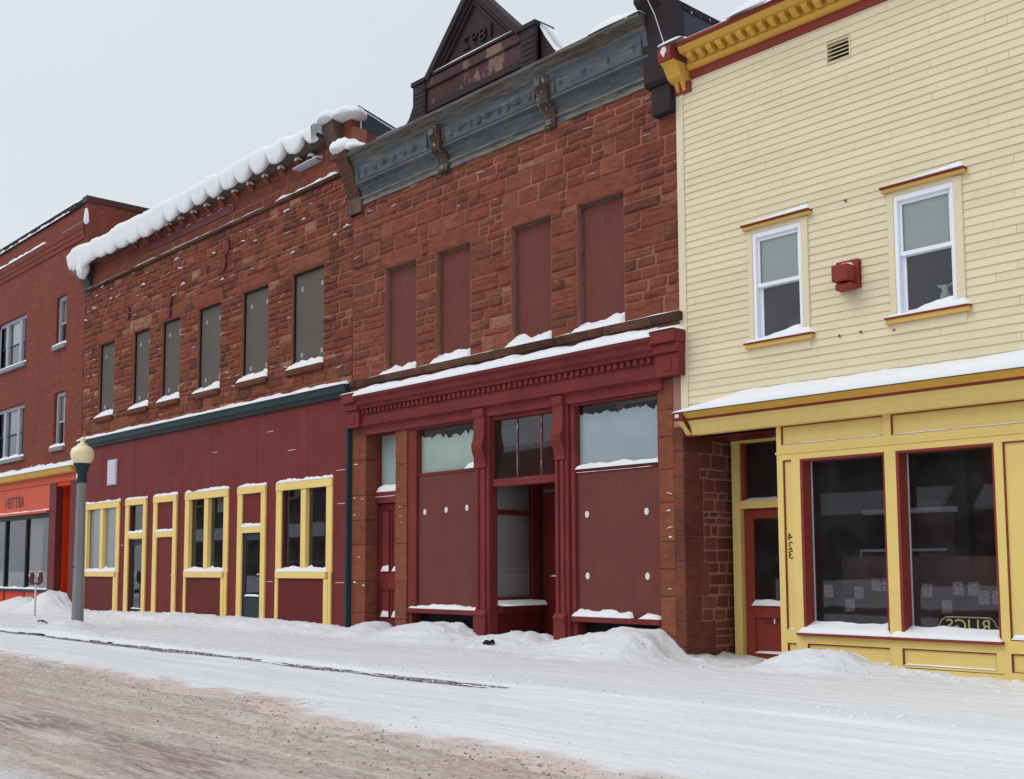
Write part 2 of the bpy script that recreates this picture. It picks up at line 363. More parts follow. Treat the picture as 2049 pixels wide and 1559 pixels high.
# snow
t = NT('snow'); n = t.noise(t.pos(), 22, 4, .6); n3 = t.noise(t.pos(), 3, 4, .6)
M['snow'] = t.done(t.bsdf(t.mix(n3, (.77, .795, .83, 1), (.83, .85, .875, 1)), .75, t.math('ADD', n, t.math('MULTIPLY', n3, 1.5)), .22, .02, .25, **{'Subsurface Weight': .0}))
t = NT('plough_scraped_snow'); st = t.noise(t.pos((.22, 5, 1), rot=(0, 0, math.radians(-2))), 1.5, 3, .5); gr = t.noise(t.pos(), 14, 4, .65)
dirt = t.attr('dirt'); c = t.mix(t.step(st, .35, .7), (.70, .73, .77, 1), (.81, .83, .86, 1))
fine = t.noise(t.pos((1, 1.5, 1)), 12, 7, .75); patch = t.noise(t.pos((.6, 1.4, 1)), 3, 5, .65)
k1 = t.step(t.math('ADD', t.math('MULTIPLY', dirt, 1.15), t.math('MULTIPLY', patch, .55)), .62, .95)
c = t.mix(t.math('MULTIPLY', k1, .85), c, t.ramp(fine, [(.3, rgb(150, 128, 118)), (.5, rgb(186, 168, 160)), (.7, rgb(202, 192, 188))]))
k2 = t.math('MULTIPLY', t.step(fine, .62, .68), t.step(t.math('ADD', dirt, t.math('MULTIPLY', patch, .3)), .2, .5))
c = t.mix(t.math('MULTIPLY', k2, .7), c, rgb(128, 108, 100))
M['snow_ground'] = t.done(t.bsdf(c, .7, t.math('ADD', t.math('MULTIPLY', st, .5), t.math('ADD', t.math('MULTIPLY', gr, .8), t.math('MULTIPLY', t.noise(t.pos((1, 1, 1)), 5, 6, .7), 2.0))), .55, .03, .15))
t = NT('sanded_slush'); a = t.noise(t.pos((1, 1.5, 1)), 10, 7, .72); b_ = t.noise(t.pos((.4, 2.2, 1), rot=(0, 0, math.radians(-3))), 1.5, 5, .6); d_ = t.noise(t.pos((.35, .8, 1)), .9, 4, .6)
c = t.ramp(a, [(.30, rgb(136, 118, 110)), (.42, rgb(170, 154, 146)), (.56, rgb(189, 176, 168)), (.75, rgb(208, 199, 195))])
rut = t.noise(t.pos((.12, 4.2, 1), rot=(0, 0, math.radians(-1.5))), 1.8, 6, .7)
c = t.mix(t.math('MULTIPLY', t.step(b_, .48, .66), .55), c, rgb(206, 200, 196))
c = t.mix(t.math('MULTIPLY', t.step(rut, .53, .60), .32), c, rgb(214, 210, 208)); c = t.mix(t.math('MULTIPLY', t.step(rut, .46, .40), .25), c, rgb(140, 124, 116))
yy = t.sep(t.geo.outputs['Position'])[1]; xx = t.sep(t.geo.outputs['Position'])[0]
lane = t.math('MULTIPLY', t.step(yy, -11.0, -10.5), t.math('SUBTRACT', 1.0, t.step(yy, -9.9, -9.3)))      # wheel-polished wet lane
cracks = t.step(t.noise(t.pos((.8, 6.5, 1), rot=(0, 0, math.radians(5))), 2.4, 5, .65, .8), .42, .56)
lane2 = t.math('MULTIPLY', lane, t.step(t.noise(t.pos((.3, .6, 1)), 1.3, 4), .40, .58))
c = t.mix(t.math('MULTIPLY', t.math('MULTIPLY', lane2, cracks), .9), c, rgb(124, 108, 112))
c = t.mix(t.math('MULTIPLY', t.step(d_, .52, .66), .3), c, rgb(168, 146, 138))
c = t.mix(t.math('MULTIPLY', t.step(t.math('ADD', t.math('MULTIPLY', yy, -1.0), t.math('MULTIPLY', d_, 1.2)), 11.7, 12.1), .85), c, (.72, .74, .78, 1))
c = t.mix(t.math('MULTIPLY', t.step(t.noise(t.pos((1, 1.6, 1)), 19, 6, .8), .565, .63), .62), c, rgb(122, 103, 96))
M['slush'] = t.done(t.bsdf(c, .75, t.math('ADD', a, t.math('MULTIPLY', rut, 1.5)), .75, .05, .2))
t = NT('gritty_kerb'); M['kerb'] = t.done(t.bsdf(t.ramp(t.noise(t.pos((1, 1, 2)), 14, 6, .75), [(.38, rgb(70, 64, 60)), (.52, rgb(112, 104, 98)), (.62, rgb(196, 198, 204))]), .9, t.noise(t.pos(), 20, 5), .6, .02, .2))

# ------------------------------------------------------------------ common builders
def cells(x0, x1, z0, z1, openings):
    xs = sorted({x0, x1} | {min(max(v, x0), x1) for o in openings for v in o[:2]})
    zs = sorted({z0, z1} | {min(max(v, z0), z1) for o in openings for v in o[2:4]})
    out = []
    for j in range(len(zs) - 1):
        run = None
        for i in range(len(xs) - 1):
            cx = (xs[i] + xs[i + 1]) / 2; cz = (zs[j] + zs[j + 1]) / 2
            hole = any(o[0] < cx < o[1] and o[2] < cz < o[3] for o in openings)
            if not hole: run = [run[0], xs[i + 1]] if run else [xs[i], xs[i + 1]]
            if (hole or i == len(xs) - 2) and run: out.append((run[0], run[1], zs[j], zs[j + 1])); run = None
    return out
def wall(name, m, parent, x0, x1, z0, z1, openings, y0, y1, **kw):
    mb = MB()
    for a in cells(x0, x1, z0, z1, openings): mb.box(a[0], a[1], y0, y1, a[2], a[3])
    return mb.build(name, m, parent, **kw)

def rock(x0, x1, z0, z1, yf, back, proud, rng, gap=.007, face=.09, mb=None, tone=None):
    """one block of rock-faced stone: a broken front with a flat margin, recessed joints round it"""
    x0 += gap; x1 -= gap; z0 += gap; z1 -= gap
    nx = max(3, int((x1 - x0) / face) + 1); nz = max(3, int((z1 - z0) / (face * .62)) + 1)
    nx, nz = min(nx, 13), min(nz, 9); sd = rng.randrange(99999)
    u = np.linspace(0, 1, nx + 1); v = np.linspace(0, 1, nz + 1); U, V = np.meshgrid(u, v)
    X = x0 + (x1 - x0) * U; Z = z0 + (z1 - z0) * V
    rim = np.minimum(np.minimum(U, 1 - U) * nx, np.minimum(V, 1 - V) * nz); rim = np.clip(rim, 0, 1)
    d = proud * (.35 + .9 * vnoise(X * 2.2 + 3, Z * 15, sd)) * (.55 + .6 * vnoise(X * 7, Z * 9, sd + 3))
    Yf = yf - d * rim - .012 * rng.random()
    jx = (vnoise(X * 31, Z * 37, sd + 5) - .5) * .035 * rim; jz = (vnoise(X * 29, Z * 41, sd + 7) - .5) * .03 * rim
    vs_ = np.stack([X + jx, Yf, Z + jz], -1).reshape(-1, 3).tolist(); W = nx + 1; H = nz + 1
    fs = [(j * W + i, j * W + i + 1, (j + 1) * W + i + 1, (j + 1) * W + i) for j in range(nz) for i in range(nx)]
    ring = [i for i in range(W)] + [j * W + nx for j in range(1, H)] + [nz * W + i for i in range(nx - 1, -1, -1)] + [j * W for j in range(nz - 1, 0, -1)]
    k = len(vs_); n_ = len(ring)
    for r_ in ring: vs_.append([vs_[r_][0], back, vs_[r_][2]])
    fs += [(ring[i], k + i, k + (i + 1) % n_, ring[(i + 1) % n_]) for i in range(n_)]
    m = mb or MB(); m.add(vs_, fs, rng.random() if tone is None else tone); return m

def ashlar(x0, x1, z0, z1, openings, rng, heights, lens, split=.3, zmarks=()):
    """broken courses between fixed levels; returns block rectangles that keep clear of the openings"""
    lv = sorted({z0, z1} | {v for v in zmarks if z0 < v < z1} | {v for o in openings for v in o[2:4] if z0 < v < z1}); out = []
    for a, b in zip(lv, lv[1:]):
        hs_ = []
        while sum(hs_) < b - a: hs_.append(rng.choice(heights))
        if len(hs_) > 1 and sum(hs_) - (b - a) > .5 * hs_[-1]: hs_.pop()
        k = (b - a) / sum(hs_); z = a
        for h in hs_:
            h *= k; iv = [(x0, x1)]
            for o in openings:
                if o[2] < z + h / 2 < o[3]:
                    nv = []
                    for p, q in iv:
                        if o[1] <= p or o[0] >= q: nv.append((p, q)); continue
                        if o[0] > p: nv.append((p, o[0]))
                        if o[1] < q: nv.append((o[1], q))
                    iv = nv
            for p, q in iv:
                if q - p < .03: continue
                x = p
                while x < q - 1e-6:
                    L = rng.uniform(*lens) * (1.25 if h > .26 else 1)
                    if q - (x + L) < lens[0] * .6: L = q - x
                    if h > .22 and rng.random() < split and L > .25:
                        s = rng.uniform(.4, .6)
                        if rng.random() < .5 and L > .5:
                            w_ = rng.uniform(.4, .6); out += [(x, x + L * w_, z, z + h * s), (x, x + L * w_, z + h * s, z + h), (x + L * w_, x + L, z, z + h)]
                        else: out += [(x, x + L, z, z + h * s), (x, x + L, z + h * s, z + h)]
                    else: out.append((x, x + L, z, z + h))
                    x += L
            z += h
    return out

def snow_cap(mb, x0, x1, yf, yb, z, tf, tb, seed=0, taper=.12, step=.06, lump=.25, over=.0, ramp=(1, 1)):
    """a lying layer of snow: thickness tf at the front edge yf, tb at the wall yb"""
    n = max(4, int((x1 - x0) / step)); prof = [(0, 0), (.0, .55), (.12, .85), (.35, 1), (.7, 1), (1, 1)]
    xs = np.linspace(x0, x1, n + 1); V = []; F = []; K = len(prof)
    ln = (1 + lump * fbm(xs * 3.1, xs * 0 + seed * 7.7, seed, 3)) * np.linspace(ramp[0], ramp[1], n + 1); l2 = fbm(xs * 9, xs * 0 + seed, seed + 5, 2) * lump * .3
    for i, x in enumerate(xs):
        e = min(1, min(x - x0, x1 - x) / max(taper, 1e-3)); e = max(.0, e) ** .5 if taper > 0 else 1
        for k, (p, h) in enumerate(prof):
            y = yf + (yb - yf) * p - (over * (1 if k in (0, 1) else 0)) * (ln[i])
            th = (tf + (tb - tf) * p) * h * (ln[i] + l2[i]) * e
            V.append((x, y, z + (0 if k == 0 else max(.004, th))))
    for i in range(n):
        for k in range(K - 1): F.append((i * K + k, (i + 1) * K + k, (i + 1) * K + k + 1, i * K + k + 1))
    F.append(tuple(range(K))); F.append(tuple(n * K + k for k in range(K)))
    mb.add(V, F); return mb

def blob(mb, cx, cy, cz, rx, ry, rz, seed=0, n=8, flat=.3):
    V = []; F = []
    for i in range(n + 1):
        a = math.pi * i / n
        for k in range(2 * n):
            b_ = math.pi * k / n; s = 1 + .22 * (vnoise(np.array([k * .7 + seed * 3.1]), np.array([i * .9]), seed)[0] - .5)
            zq = math.cos(a) * rz * s
            V.append((cx + math.sin(a) * math.cos(b_) * rx * s, cy + math.sin(a) * math.sin(b_) * ry * s, cz + (zq if zq > 0 else zq * flat)))
    W = 2 * n
    for i in range(n):
        for k in range(W): F.append((i * W + k, i * W + (k + 1) % W, (i + 1) * W + (k + 1) % W, (i + 1) * W + k))
    mb.add(V, F); return mb

def text_part(txt, name, m, parent, cx, zc, y, h, w_=None, mirror=True, depth=.01, rot=0.0):
    cu = bpy.data.curves.new('tmp', 'FONT'); cu.body = txt; cu.extrude = 0; cu.size = 1; cu.resolution_u = 3
    to = bpy.data.objects.new('tmp', cu); COL.objects.link(to); bpy.context.view_layer.update()
    me = bpy.data.meshes.new_from_object(to); V = np.array([v.co[:] for v in me.vertices]); Fc = [tuple(p.vertices) for p in me.polygons]
    bpy.data.objects.remove(to); bpy.data.curves.remove(cu); bpy.data.meshes.remove(me)
    lo = V.min(0); hi = V.max(0); sz = h / (hi[1] - lo[1]); sx = sz if w_ is None else w_ / (hi[0] - lo[0])
    x = (V[:, 0] - (lo[0] + hi[0]) / 2) * sx * (-1 if mirror else 1); z = (V[:, 1] - (lo[1] + hi[1]) / 2) * sz
    ca, sa = math.cos(rot), math.sin(rot); xr = x * ca - z * sa; zr = x * sa + z * ca
    mb = MB(); k = len(V); vs_ = [(cx + a, y - depth, zc + b_) for a, b_ in zip(xr, zr)] + [(cx + a, y, zc + b_) for a, b_ in zip(xr, zr)]
    ed = {}
    for f in Fc:
        for a, b_ in zip(f, f[1:] + f[:1]): ed[(min(a, b_), max(a, b_))] = ed.get((min(a, b_), max(a, b_)), 0) + 1
    mb.add(vs_, Fc + [(a, b_, k + b_, k + a) for (a, b_), c_ in ed.items() if c_ == 1]); return mb.build(name, m, parent)

def pane(name, parent, x0, x1, y, z0, z1, m=None): return MB().add([(x0, y, z0), (x1, y, z0), (x1, y, z1), (x0, y, z1)], [(0, 1, 2, 3)]).build(name, m or M['glass'], parent)
def room(parent, x0, x1, y0, y1, z0, z1):
    mb = MB(); V = [(x0, y0, z0), (x1, y0, z0), (x1, y1, z0), (x0, y1, z0), (x0, y0, z1), (x1, y0, z1), (x1, y1, z1), (x0, y1, z1)]
    mb.add(V, [(0, 1, 2, 3), (4, 5, 6, 7), (2, 3, 7, 6), (1, 2, 6, 5), (0, 3, 7, 4)]); return mb.build('room', M['room'], parent)

# ================================================================== GROUND
def smooth(a, b, x): t_ = np.clip((x - a) / (b - a), 0, 1); return t_ * t_ * (3 - 2 * t_)
BANK = np.array([(-60, .2), (-44.5, .2), (-43.2, .25), (-41.4, .52), (-40.3, .32), (-39.5, .35), (-38.7, .75), (-37.9, .62), (-37.4, .3), (-36.9, .18), (-33, .2), (-29.5, .26), (-25, .25), (-22, .2),
    (-21.2, .16), (-20.9, .16), (-20.5, .3), (-20.0, .3), (-19.7, .16), (-19.3, .18), (-18.7, .36), (-17.6, .40), (-17.1, .24), (-16.7, .18), (-16.1, .2), (-15.5, .3), (-15.0, .28), (-14.6, .15), (-14.2, .24),
    (-13.5, .36), (-12.8, .44), (-12.25, .45), (-12.0, .24), (-11.75, .03), (-11.5, .0), (-11.1, -.03), (-10.5, -.1), (-10.1, -.04), (-9.85, .10), (-9.5, .20), (-9.0, .23), (-8.65, .23), (-8.45, .12), (-8.0, .1), (-7.2, .06), (-6.4, .02), (-5, -.02), (6, -.02)])
def bank(X): return np.interp(X, BANK[:, 0], BANK[:, 1])
def walk_h(X, Y):
    lump = fbm(X * 3.1, Y * 3.1, 3, 4); tr = np.abs(fbm(X * 5.5, Y * 5.5, 5, 4))
    b = bank(X) + .05 * lump + .055 * (tr - .25) + .012 * fbm(X * 13, Y * 13, 7, 3)
    wide = 1.15 + .45 * vnoise(X * .6, X * 0, 9) + .5 * np.exp(-((X + 12.9) / 1.0) ** 2)
    mound = .09 * np.exp(-(((X + 9.2) / .75) ** 2 + ((Y + .55) / .35) ** 2)) + .02 * np.exp(-(((X + 13.0) / .9) ** 2 + ((Y + .7) / .5) ** 2))
    fall = 1 - smooth(.25, 1.0, -Y / wide)
    base = .025 + .02 * fbm(X * .35, Y * .8, 11, 3) + .012 * fbm(X * .25, Y * 7, 13, 3) + .006 * fbm(X * 6, Y * 6, 15, 3)
    ledge = .06 * smooth(-3.9, -4.8, Y) * (.6 + .8 * vnoise(X * .4, Y * 0, 21))              # ridge left along the kerb
    lamp = .22 * np.exp(-(((X + 27.3) / .85) ** 2 + ((Y + 3.95) / .55) ** 2) ) * (1 + .35 * fbm(X * 3, Y * 3, 31, 3)) + .10 * np.exp(-(((X + 26.0) / 1.3) ** 2 + ((Y + 4.5) / .5) ** 2))
    h = base * (1 - fall) + (b + mound) * fall + ledge + lamp + .03 * np.clip(fbm(X * 3.5, Y * 4.5, 41, 5), -.2, 1) * smooth(-3.2, -1.2, Y) * (.3 + vnoise(X * .5, Y * .5, 43))
    inside = smooth(.02, .25, Y)                                                              # doorways: drifts fall away indoors
    h = h - inside * np.clip(bank(X) - .02, 0, 1) * .6
    edge = smooth(-4.98, -5.14, Y); return h - edge * (.05 + .03 * vnoise(X * 5, Y * 0, 51) + .04 * (vnoise(X * .5, X * 0, 53) > .6))
def road_edge(X): return -7.62 - .55 * smooth(-14, -9.5, X) + .3 * fbm(X * .5, X * 0, 61, 3) + .12 * fbm(X * 3, X * 0, 63, 3)
def lane_h(X, Y):
    h = -.045 + .02 * fbm(X * .3, Y * 1.1, 71, 3) + .014 * fbm(X * .22, Y * 6.5, 73, 3) + .006 * fbm(X * 7, Y * 7, 75, 3)
    fill = smooth(-11.3, -9.2, X)                                                             # kerb drifted over near the viewer
    h = h + fill * .07 * smooth(-6.4, -5.1, Y) + (.02 + .025 * vnoise(X * .8, X * 0, 57)) * smooth(-5.7, -5.2, Y)
    d = Y - road_edge(X); k = smooth(.9, .0, d); h = h * (1 - k) + k * (-.078 + .018 * fbm(X * 5, Y * 6, 77, 4))
    return h - .16 * smooth(-.05, -.5, d)
def lane_dirt(X, Y): return smooth(1.0, -.25, Y - road_edge(X)) + .22 * fbm(X * 2, Y * 3, 79, 3) * smooth(1.6, .3, Y - road_edge(X))
def road_h(X, Y):
    d = Y - road_edge(X); clod = np.clip(fbm(X * 3.2, Y * 4, 81, 4), 0, 1)
    rough = smooth(-2.2, -.9, d) + smooth(-11.0, -11.6, Y)
    return -.085 + .015 * fbm(X * .3, Y * .9, 83, 3) + (.045 * clod + .016 * fbm(X * 9, Y * 10, 85, 4)) * (.25 + .75 * np.clip(rough, 0, 1)) + .012 * fbm(X * .35, Y * 5, 87, 3)
def axis(a, b, s0, g): 
    out = [a]; 
    while out[-1] < b: out.append(out[-1] + s0(out[-1]))
    return np.array(out)
xs = axis(-58, 4, lambda x: .055 if x > -16 else (.08 if x > -30 else .14), 0)
tag(grid_mesh('pavement', xs, axis(-5.14, 1.75, lambda y: .05, 0), walk_h, M['snow_ground'], 'structure', dirt=lambda X, Y: X * 0), 'snow covered pavement ploughed along the row of shop fronts', 'pavement')
tag(grid_mesh('parking_lane', xs, axis(-8.9, -5.10, lambda y: .05, 0), lane_h, M['snow_ground'], 'structure', dirt=lane_dirt), 'scraped white snow between the kerb and the sanded road', 'parking lane')
tag(grid_mesh('road', axis(-60, 8, lambda x: .06 if x > -18 else .12, 0), axis(-17.5, -7.1, lambda y: .05 if y > -12.5 else .12, 0), road_h, M['slush'], 'structure'), 'brown sanded slush on the traffic lane', 'road')
g = MB().add([(-700, -700, -.3), (700, -700, -.3), (700, 700, -.3), (-700, 700, -.3)], [(0, 1, 2, 3)]).build('ground', M['snow'], None); tag(g, 'snow covered ground stretching beyond the street', 'ground', None, 'structure')
mb = MB(); 
for i in range(58):                                              # kerb stones
    x = -58 + i * .85
    if x < -10.6: mb.box(x, x + .846, -5.13 + RNG.uniform(-.012, .012), -4.9, -.3, .022 + RNG.uniform(-.012, .008), .015)
tag(mb.build('kerb', M['kerb'], None), 'dark gritty kerb edge showing through the snow', 'kerb', None, 'structure')
mb = MB(); rg = random.Random(5)                                 # frozen clods of sand and slush
cx = -2.5 - 27 * np.array([rg.random() for _ in range(5200)]) ** 1.4; ce = road_edge(cx); cy = np.empty(5200)
for i in range(5200):
    q = rg.random(); cy[i] = rg.uniform(-13.2, -9) if q < .25 else ce[i] + abs(rg.gauss(0, .3)) if q < .34 else ce[i] - abs(rg.gauss(0, .8)) + .15
cz = np.maximum(road_h(cx, cy), np.where(cy > -8.85, lane_h(cx, cy), -9.0))
for x, y, z in zip(cx.tolist(), cy.tolist(), cz.tolist()):
    sz_ = rg.uniform(.003, .009) * (1.8 if rg.random() < .08 else 1)
    q = [(x + sz_ * rg.uniform(.6, 2.0) * a, y + sz_ * rg.uniform(.5, 1.4) * b_, z + sz_ * c_) for a, b_, c_ in ((-1, -1, -.4), (1, -1, -.4), (1, 1, -.4), (-1, 1, -.4), (-.5, -.4, .6), (.5, -.5, .7), (.4, .5, .6), (-.5, .5, .7))]
    mb.add(q, [(0, 1, 5, 4), (1, 2, 6, 5), (2, 3, 7, 6), (3, 0, 4, 7), (4, 5, 6, 7)], rg.random())
M['clod'] = paint('frozen_sandy_clod', rgb(150, 126, 116), .9, .15, .2, rgb(112, 92, 84), .55, (1, 1, 1), 9, .3)
tag(mb.build('slush_clods', M['clod'], None), 'frozen brown clods scattered along the edge of the sanded lane', 'slush', None, 'stuff')

mb = MB(); NCH = 420; hx = np.array([rg.uniform(-34, -4.5) for _ in range(NCH)]); hy = np.array([-4.95 + abs(rg.gauss(0, .22)) if rg.random() < .45 else -.35 - abs(rg.gauss(0, .75)) for _ in range(NCH)])
hz = walk_h(hx, hy)
for x, y, z in zip(hx.tolist(), hy.tolist(), hz.tolist()):
    r0 = rg.uniform(.008, .024); v8 = []
    for a in (-1, 1):
        for b_ in (-1, 1):
            for c_ in (-.5, .9): v8.append((x + r0 * a * rg.uniform(.5, 1.3), y + r0 * b_ * rg.uniform(.5, 1.2), z + r0 * c_ * rg.uniform(.6, 1)))
    mb.add(v8, [(0, 1, 3, 2), (4, 5, 7, 6), (0, 1, 5, 4), (2, 3, 7, 6), (1, 3, 7, 5)])
tag(mb.build('snow_chunks', M['snow'], None), 'small broken chunks of ploughed snow strewn over the pavement', 'snow', None, 'stuff')

# ================================================================== MIDDLE SANDSTONE BUILDING (red shop front, tin cornice)
S = thing('sandstone_building', 'red sandstone building with blue tin cornice, dated gable and boarded red shop front', 'building', (-16.56, 0, 0))
XL, XR = -21.35, -11.78
win_b = [(-20.10, -18.97), (-18.30, -17.18), (-15.95, -14.84), (-14.16, -13.01)]; ZB0, ZB1 = 5.70, 8.10
ops = [(a, b, ZB0, ZB1) for a, b in win_b]
W_ = wall('wall', M['mortar'], S, XL + .015, XR - .004, 4.62, 9.78, ops, -.006, .36)
rg = random.Random(21); lint = []
for a, b in win_b: lint.append((a - rg.uniform(.12, .28), b + rg.uniform(.12, .25), ZB1, ZB1 + rg.uniform(.30, .36)))
lint[0] = (lint[0][0], lint[0][1], ZB1, 8.44); lint[1] = (-18.55, -16.92, ZB1, 8.44); lint[2] = (-16.2, -14.62, ZB1, 8.44); lint[3] = (-14.42, -12.75, ZB1, 8.44)
lint = [(a, b, c_, 8.44) for a, b, c_, d_ in lint]
blocks = ashlar(XL + .02, XR - .004, 5.70, 9.78, ops + lint, rg, (.15, .2, .26, .33), (.28, .75), .3)
for a in blocks:
    tn = rg.gauss(.5, .24); tn = min(.93, max(.0, tn)); tn = .98 if rg.random() < .012 else tn
    rock(*a, 0.0, .2, rg.uniform(.022, .06), rg, face=.062, tone=tn).build('stone', M['stone_b'], W_)
for a in lint: rock(*a, -.004, .2, .014, rg, tone=.62).build('lintel', M['stone_b'], S)
for i, (a, b) in enumerate(win_b):
    wn = bx('boarded_window', M['board'], S, a + .03, b - .03, .13, .16, ZB0, ZB1 - .05, .002)
    bx('frame', M['oldwood'], wn, a, a + .05, .10, .19, ZB0, ZB1); bx('frame', M['oldwood'], wn, b - .05, b, .10, .19, ZB0, ZB1); bx('frame', M['oldwood'], wn, a + .05, b - .05, .10, .19, ZB1 - .06, ZB1)
    MB().disc((a + b) / 2 - .02, ZB1 - .36, .13, .035, 10, d=.012).build('bolt', M['oldwood'], wn); MB().disc((a + b) / 2, ZB0 + .3, .13, .035, 10, d=.012).build('bolt', M['oldwood'], wn)
bx('backing', M['board'], S, XL + .1, XR - .1, .37, 9.0, 4.7, 9.6, 0)
x = XL + .03
while x < XR - .05:                                              # projecting sill course
    L = min(rg.uniform(.9, 1.5), XR + .07 - x); L = XR + .07 - x if XR + .07 - x - L < .3 else L
    rock(x, x + L, 5.545, 5.70, -.11, .2, .02, rg, tone=rg.random()).build('ledge_stone', M['stone_ledge'], S); x += L
# tin cornice
prof = [(.05, 9.75), (-.06, 9.75), (-.06, 9.865), (-.11, 9.875), (-.11, 9.905), (-.07, 9.915), (-.085, 10.04), (-.15, 10.13), (-.27, 10.155), (-.27, 10.19), (-.235, 10.20), (-.30, 10.60), (-.34, 10.63), (-.34, 10.68), (-.42, 10.76), (-.50, 10.80), (-.50, 10.86), (-.1, 10.93), (.05, 10.93)]
CO = MB().sweep(prof, -20.95, -12.18).build('cornice', M['tin'], S)
def fz(z): return -.235 - (z - 10.20) / .40 * .065
def ornament(x, z, s, k):
    y = fz(z); m = MB()
    if k == 0: m.disc(x, z, y + .004, .085 * s, 12, d=.028); m.disc(x, z, y - .02, .04 * s, 10, d=.022)
    elif k == 1:
        for a_ in range(5):
            an = math.radians(20 + a_ * 35); m.prism([(x, z - .06), (x + .15 * s * math.cos(an) - .02, z - .06 + .17 * s * math.sin(an)), (x + .15 * s * math.cos(an) + .02, z - .06 + .17 * s * math.sin(an) + .01)], y - .02, y + .01)
    else:
        m.tube([(x - .11 * s + .22 * s * q / 8, y - .008, z + .06 * math.sin(q / 8 * math.pi * 2) * s) for q in range(9)], .014, 6); m.disc(x + .08, z + .05, y, .03, 8, d=.02)
    return m.build('ornament', M['tin'], CO)
k = 0
for x in np.arange(-17.5, -15.0, .29): ornament(x, 10.40, 1, k % 3); k += 1
for x in np.arange(-20.55, -18.4, .36): ornament(x, 10.40, .9, (k * 2) % 3); k += 1
for x in np.arange(-14.3, -12.4, .6): ornament(x, 10.42, .55, 0)
for a, b in ((-20.8, -18.25), (-17.72, -14.95), (-14.45, -12.3)):
    m = MB()
    for z0_, z1_ in ((10.235, 10.255), (10.565, 10.585)): m.box(a, b, fz(z0_) - .012, fz(z0_) + .03, z0_, z1_)
    m.box(a, a + .02, fz(10.4) - .04, fz(10.4) + .03, 10.255, 10.565); m.box(b - .02, b, fz(10.4) - .04, fz(10.4) + .03, 10.255, 10.565); m.build('frieze_moulding', M['tin'], CO)
bp_ = [(0, 9.70), (-.13, 9.70), (-.15, 9.76), (-.13, 9.84), (-.15, 9.95), (-.20, 10.05), (-.33, 10.10), (-.36, 10.2), (-.34, 10.25), (-.42, 10.45), (-.44, 10.58), (-.40, 10.62), (0, 10.62)]
for x in (-18.05, -14.86):
    o = MB().sweep(bp_, x, x + .28).build('bracket', M['bronze'], S); bx('bracket_boss', M['tin'], o, x + .05, x + .2, -.46, -.43, 10.40, 10.54, .01); bx('bracket_boss', M['tin'], o, x + .07, x + .2, -.17, -.14, 9.74, 9.84, .008)
ep = [(.05, 9.58), (-.08, 9.58), (-.09, 9.9), (-.14, 10.0), (-.20, 10.15), (-.36, 10.5), (-.46, 10.72), (-.54, 10.82), (-.54, 10.95), (.05, 10.98)]
o = MB().sweep(ep, -21.40, -20.95).build('end_bracket', M['brownwood'], S); MB().box(-21.42, -20.93, -.115, .0, 9.58, 9.95, .012).build('bracket_block', M['oldwood'], o)
o = MB().sweep([(.05, 9.62), (-.20, 9.62), (-.26, 9.68), (-.26, 10.5), (-.34, 10.9), (-.5, 11.05), (-.5, 11.14), (.25, 11.14), (.25, 9.62)], -12.28, -11.79).build('end_pier', M['ped'], S)
MB().box(-12.2, -11.79, -.17, .02, 9.12, 9.615, .01).build('pier_base', M['ped'], o)
MB().tube([(-12.0, -.52, 11.1), (-11.9, -.40, 10.75), (-11.78, -.3, 10.2)], .006, 6).build('wire', M['white'], o)
MB().box(-12.25, -11.80, .26, 6, 9.6, 11.0).build('side_parapet', M['slate'], S)
MB().box(-12.27, -11.77, .20, 6, 11.0, 11.14, .02).build('parapet_cap', M['tar'], S)
# dated gable
G = MB().box(-18.64, -14.86, -.28, .1, 10.93, 11.74).build('parapet_panel', M['ped'], S)
MB().box(-18.22, -15.30, -.32, -.26, 11.02, 11.16, .01).build('panel_base', M['ped'], G)
MB().box(-18.22, -15.30, -.295, -.27, 11.17, 11.50, .004).build('peeling_panel', M['pedwear'], G, label='panel with brown paint peeling off'); MB().box(-18.22, -15.30, -.34, -.27, 11.52, 11.72, .012).build('panel_cap', M['pedwear'], G)
for x in (-18.66, -15.28):
    o = MB().box(x, x + .42, -.36, .1, 10.93, 11.76, .012).build('pedestal', M['ped'], S); MB().box(x - .03, x + .45, -.40, .12, 11.68, 11.78, .012).build('pedestal_cap', M['ped'], o)
    m = MB()
    for q in range(5): m.box(x + .04, x + .38, -.372, -.35, 11.05 + q * .11, 11.12 + q * .11, .004)
    m.build('louvre', M['ped'], o)
MB().prism([(-19.22, 10.93), (-18.66, 10.93), (-18.66, 11.72), (-18.80, 11.42), (-18.98, 11.12)], -.22, .05).build('scroll_wing', M['ped'], S)
MB().prism([(-14.28, 10.93), (-14.86, 10.93), (-14.86, 11.70), (-14.70, 11.46), (-14.48, 11.14)], -.22, .05).build('scroll_wing', M['ped'], S)
AP = (-16.74, 13.22)
T_ = MB().prism([(-18.16, 11.76), (-15.30, 11.76), AP], -.24, .0).build('gable', M['ped'], S)
def rake(a, b, th, y0, y1, n):
    dx, dz = b[0] - a[0], b[1] - a[1]; L = math.hypot(dx, dz); nx_, nz_ = -dz / L * th, dx / L * th
    if nz_ > 0: nx_, nz_ = -nx_, -nz_
    MB().prism([a, b, (b[0] + nx_, b[1] + nz_), (a[0] + nx_, a[1] + nz_)], y0, y1).build(n, M['ped'], T_)
for off, th, y in ((0, .13, -.40), (.15, .06, -.34), (.24, .05, -.30)):
    for sx, e in ((1, -18.22), (-1, -15.26)):
        o1 = (e + sx * off * 1.42, 11.755); o2 = (AP[0], AP[1] - off * 1.42 + .03); rake(o1, o2, th, y + (.003 if sx < 0 else 0), -.2, 'raking_moulding')
MB().box(-18.2, -15.28, -.36, -.2, 11.745, 11.80, .006).build('base_moulding', M['ped'], T_)
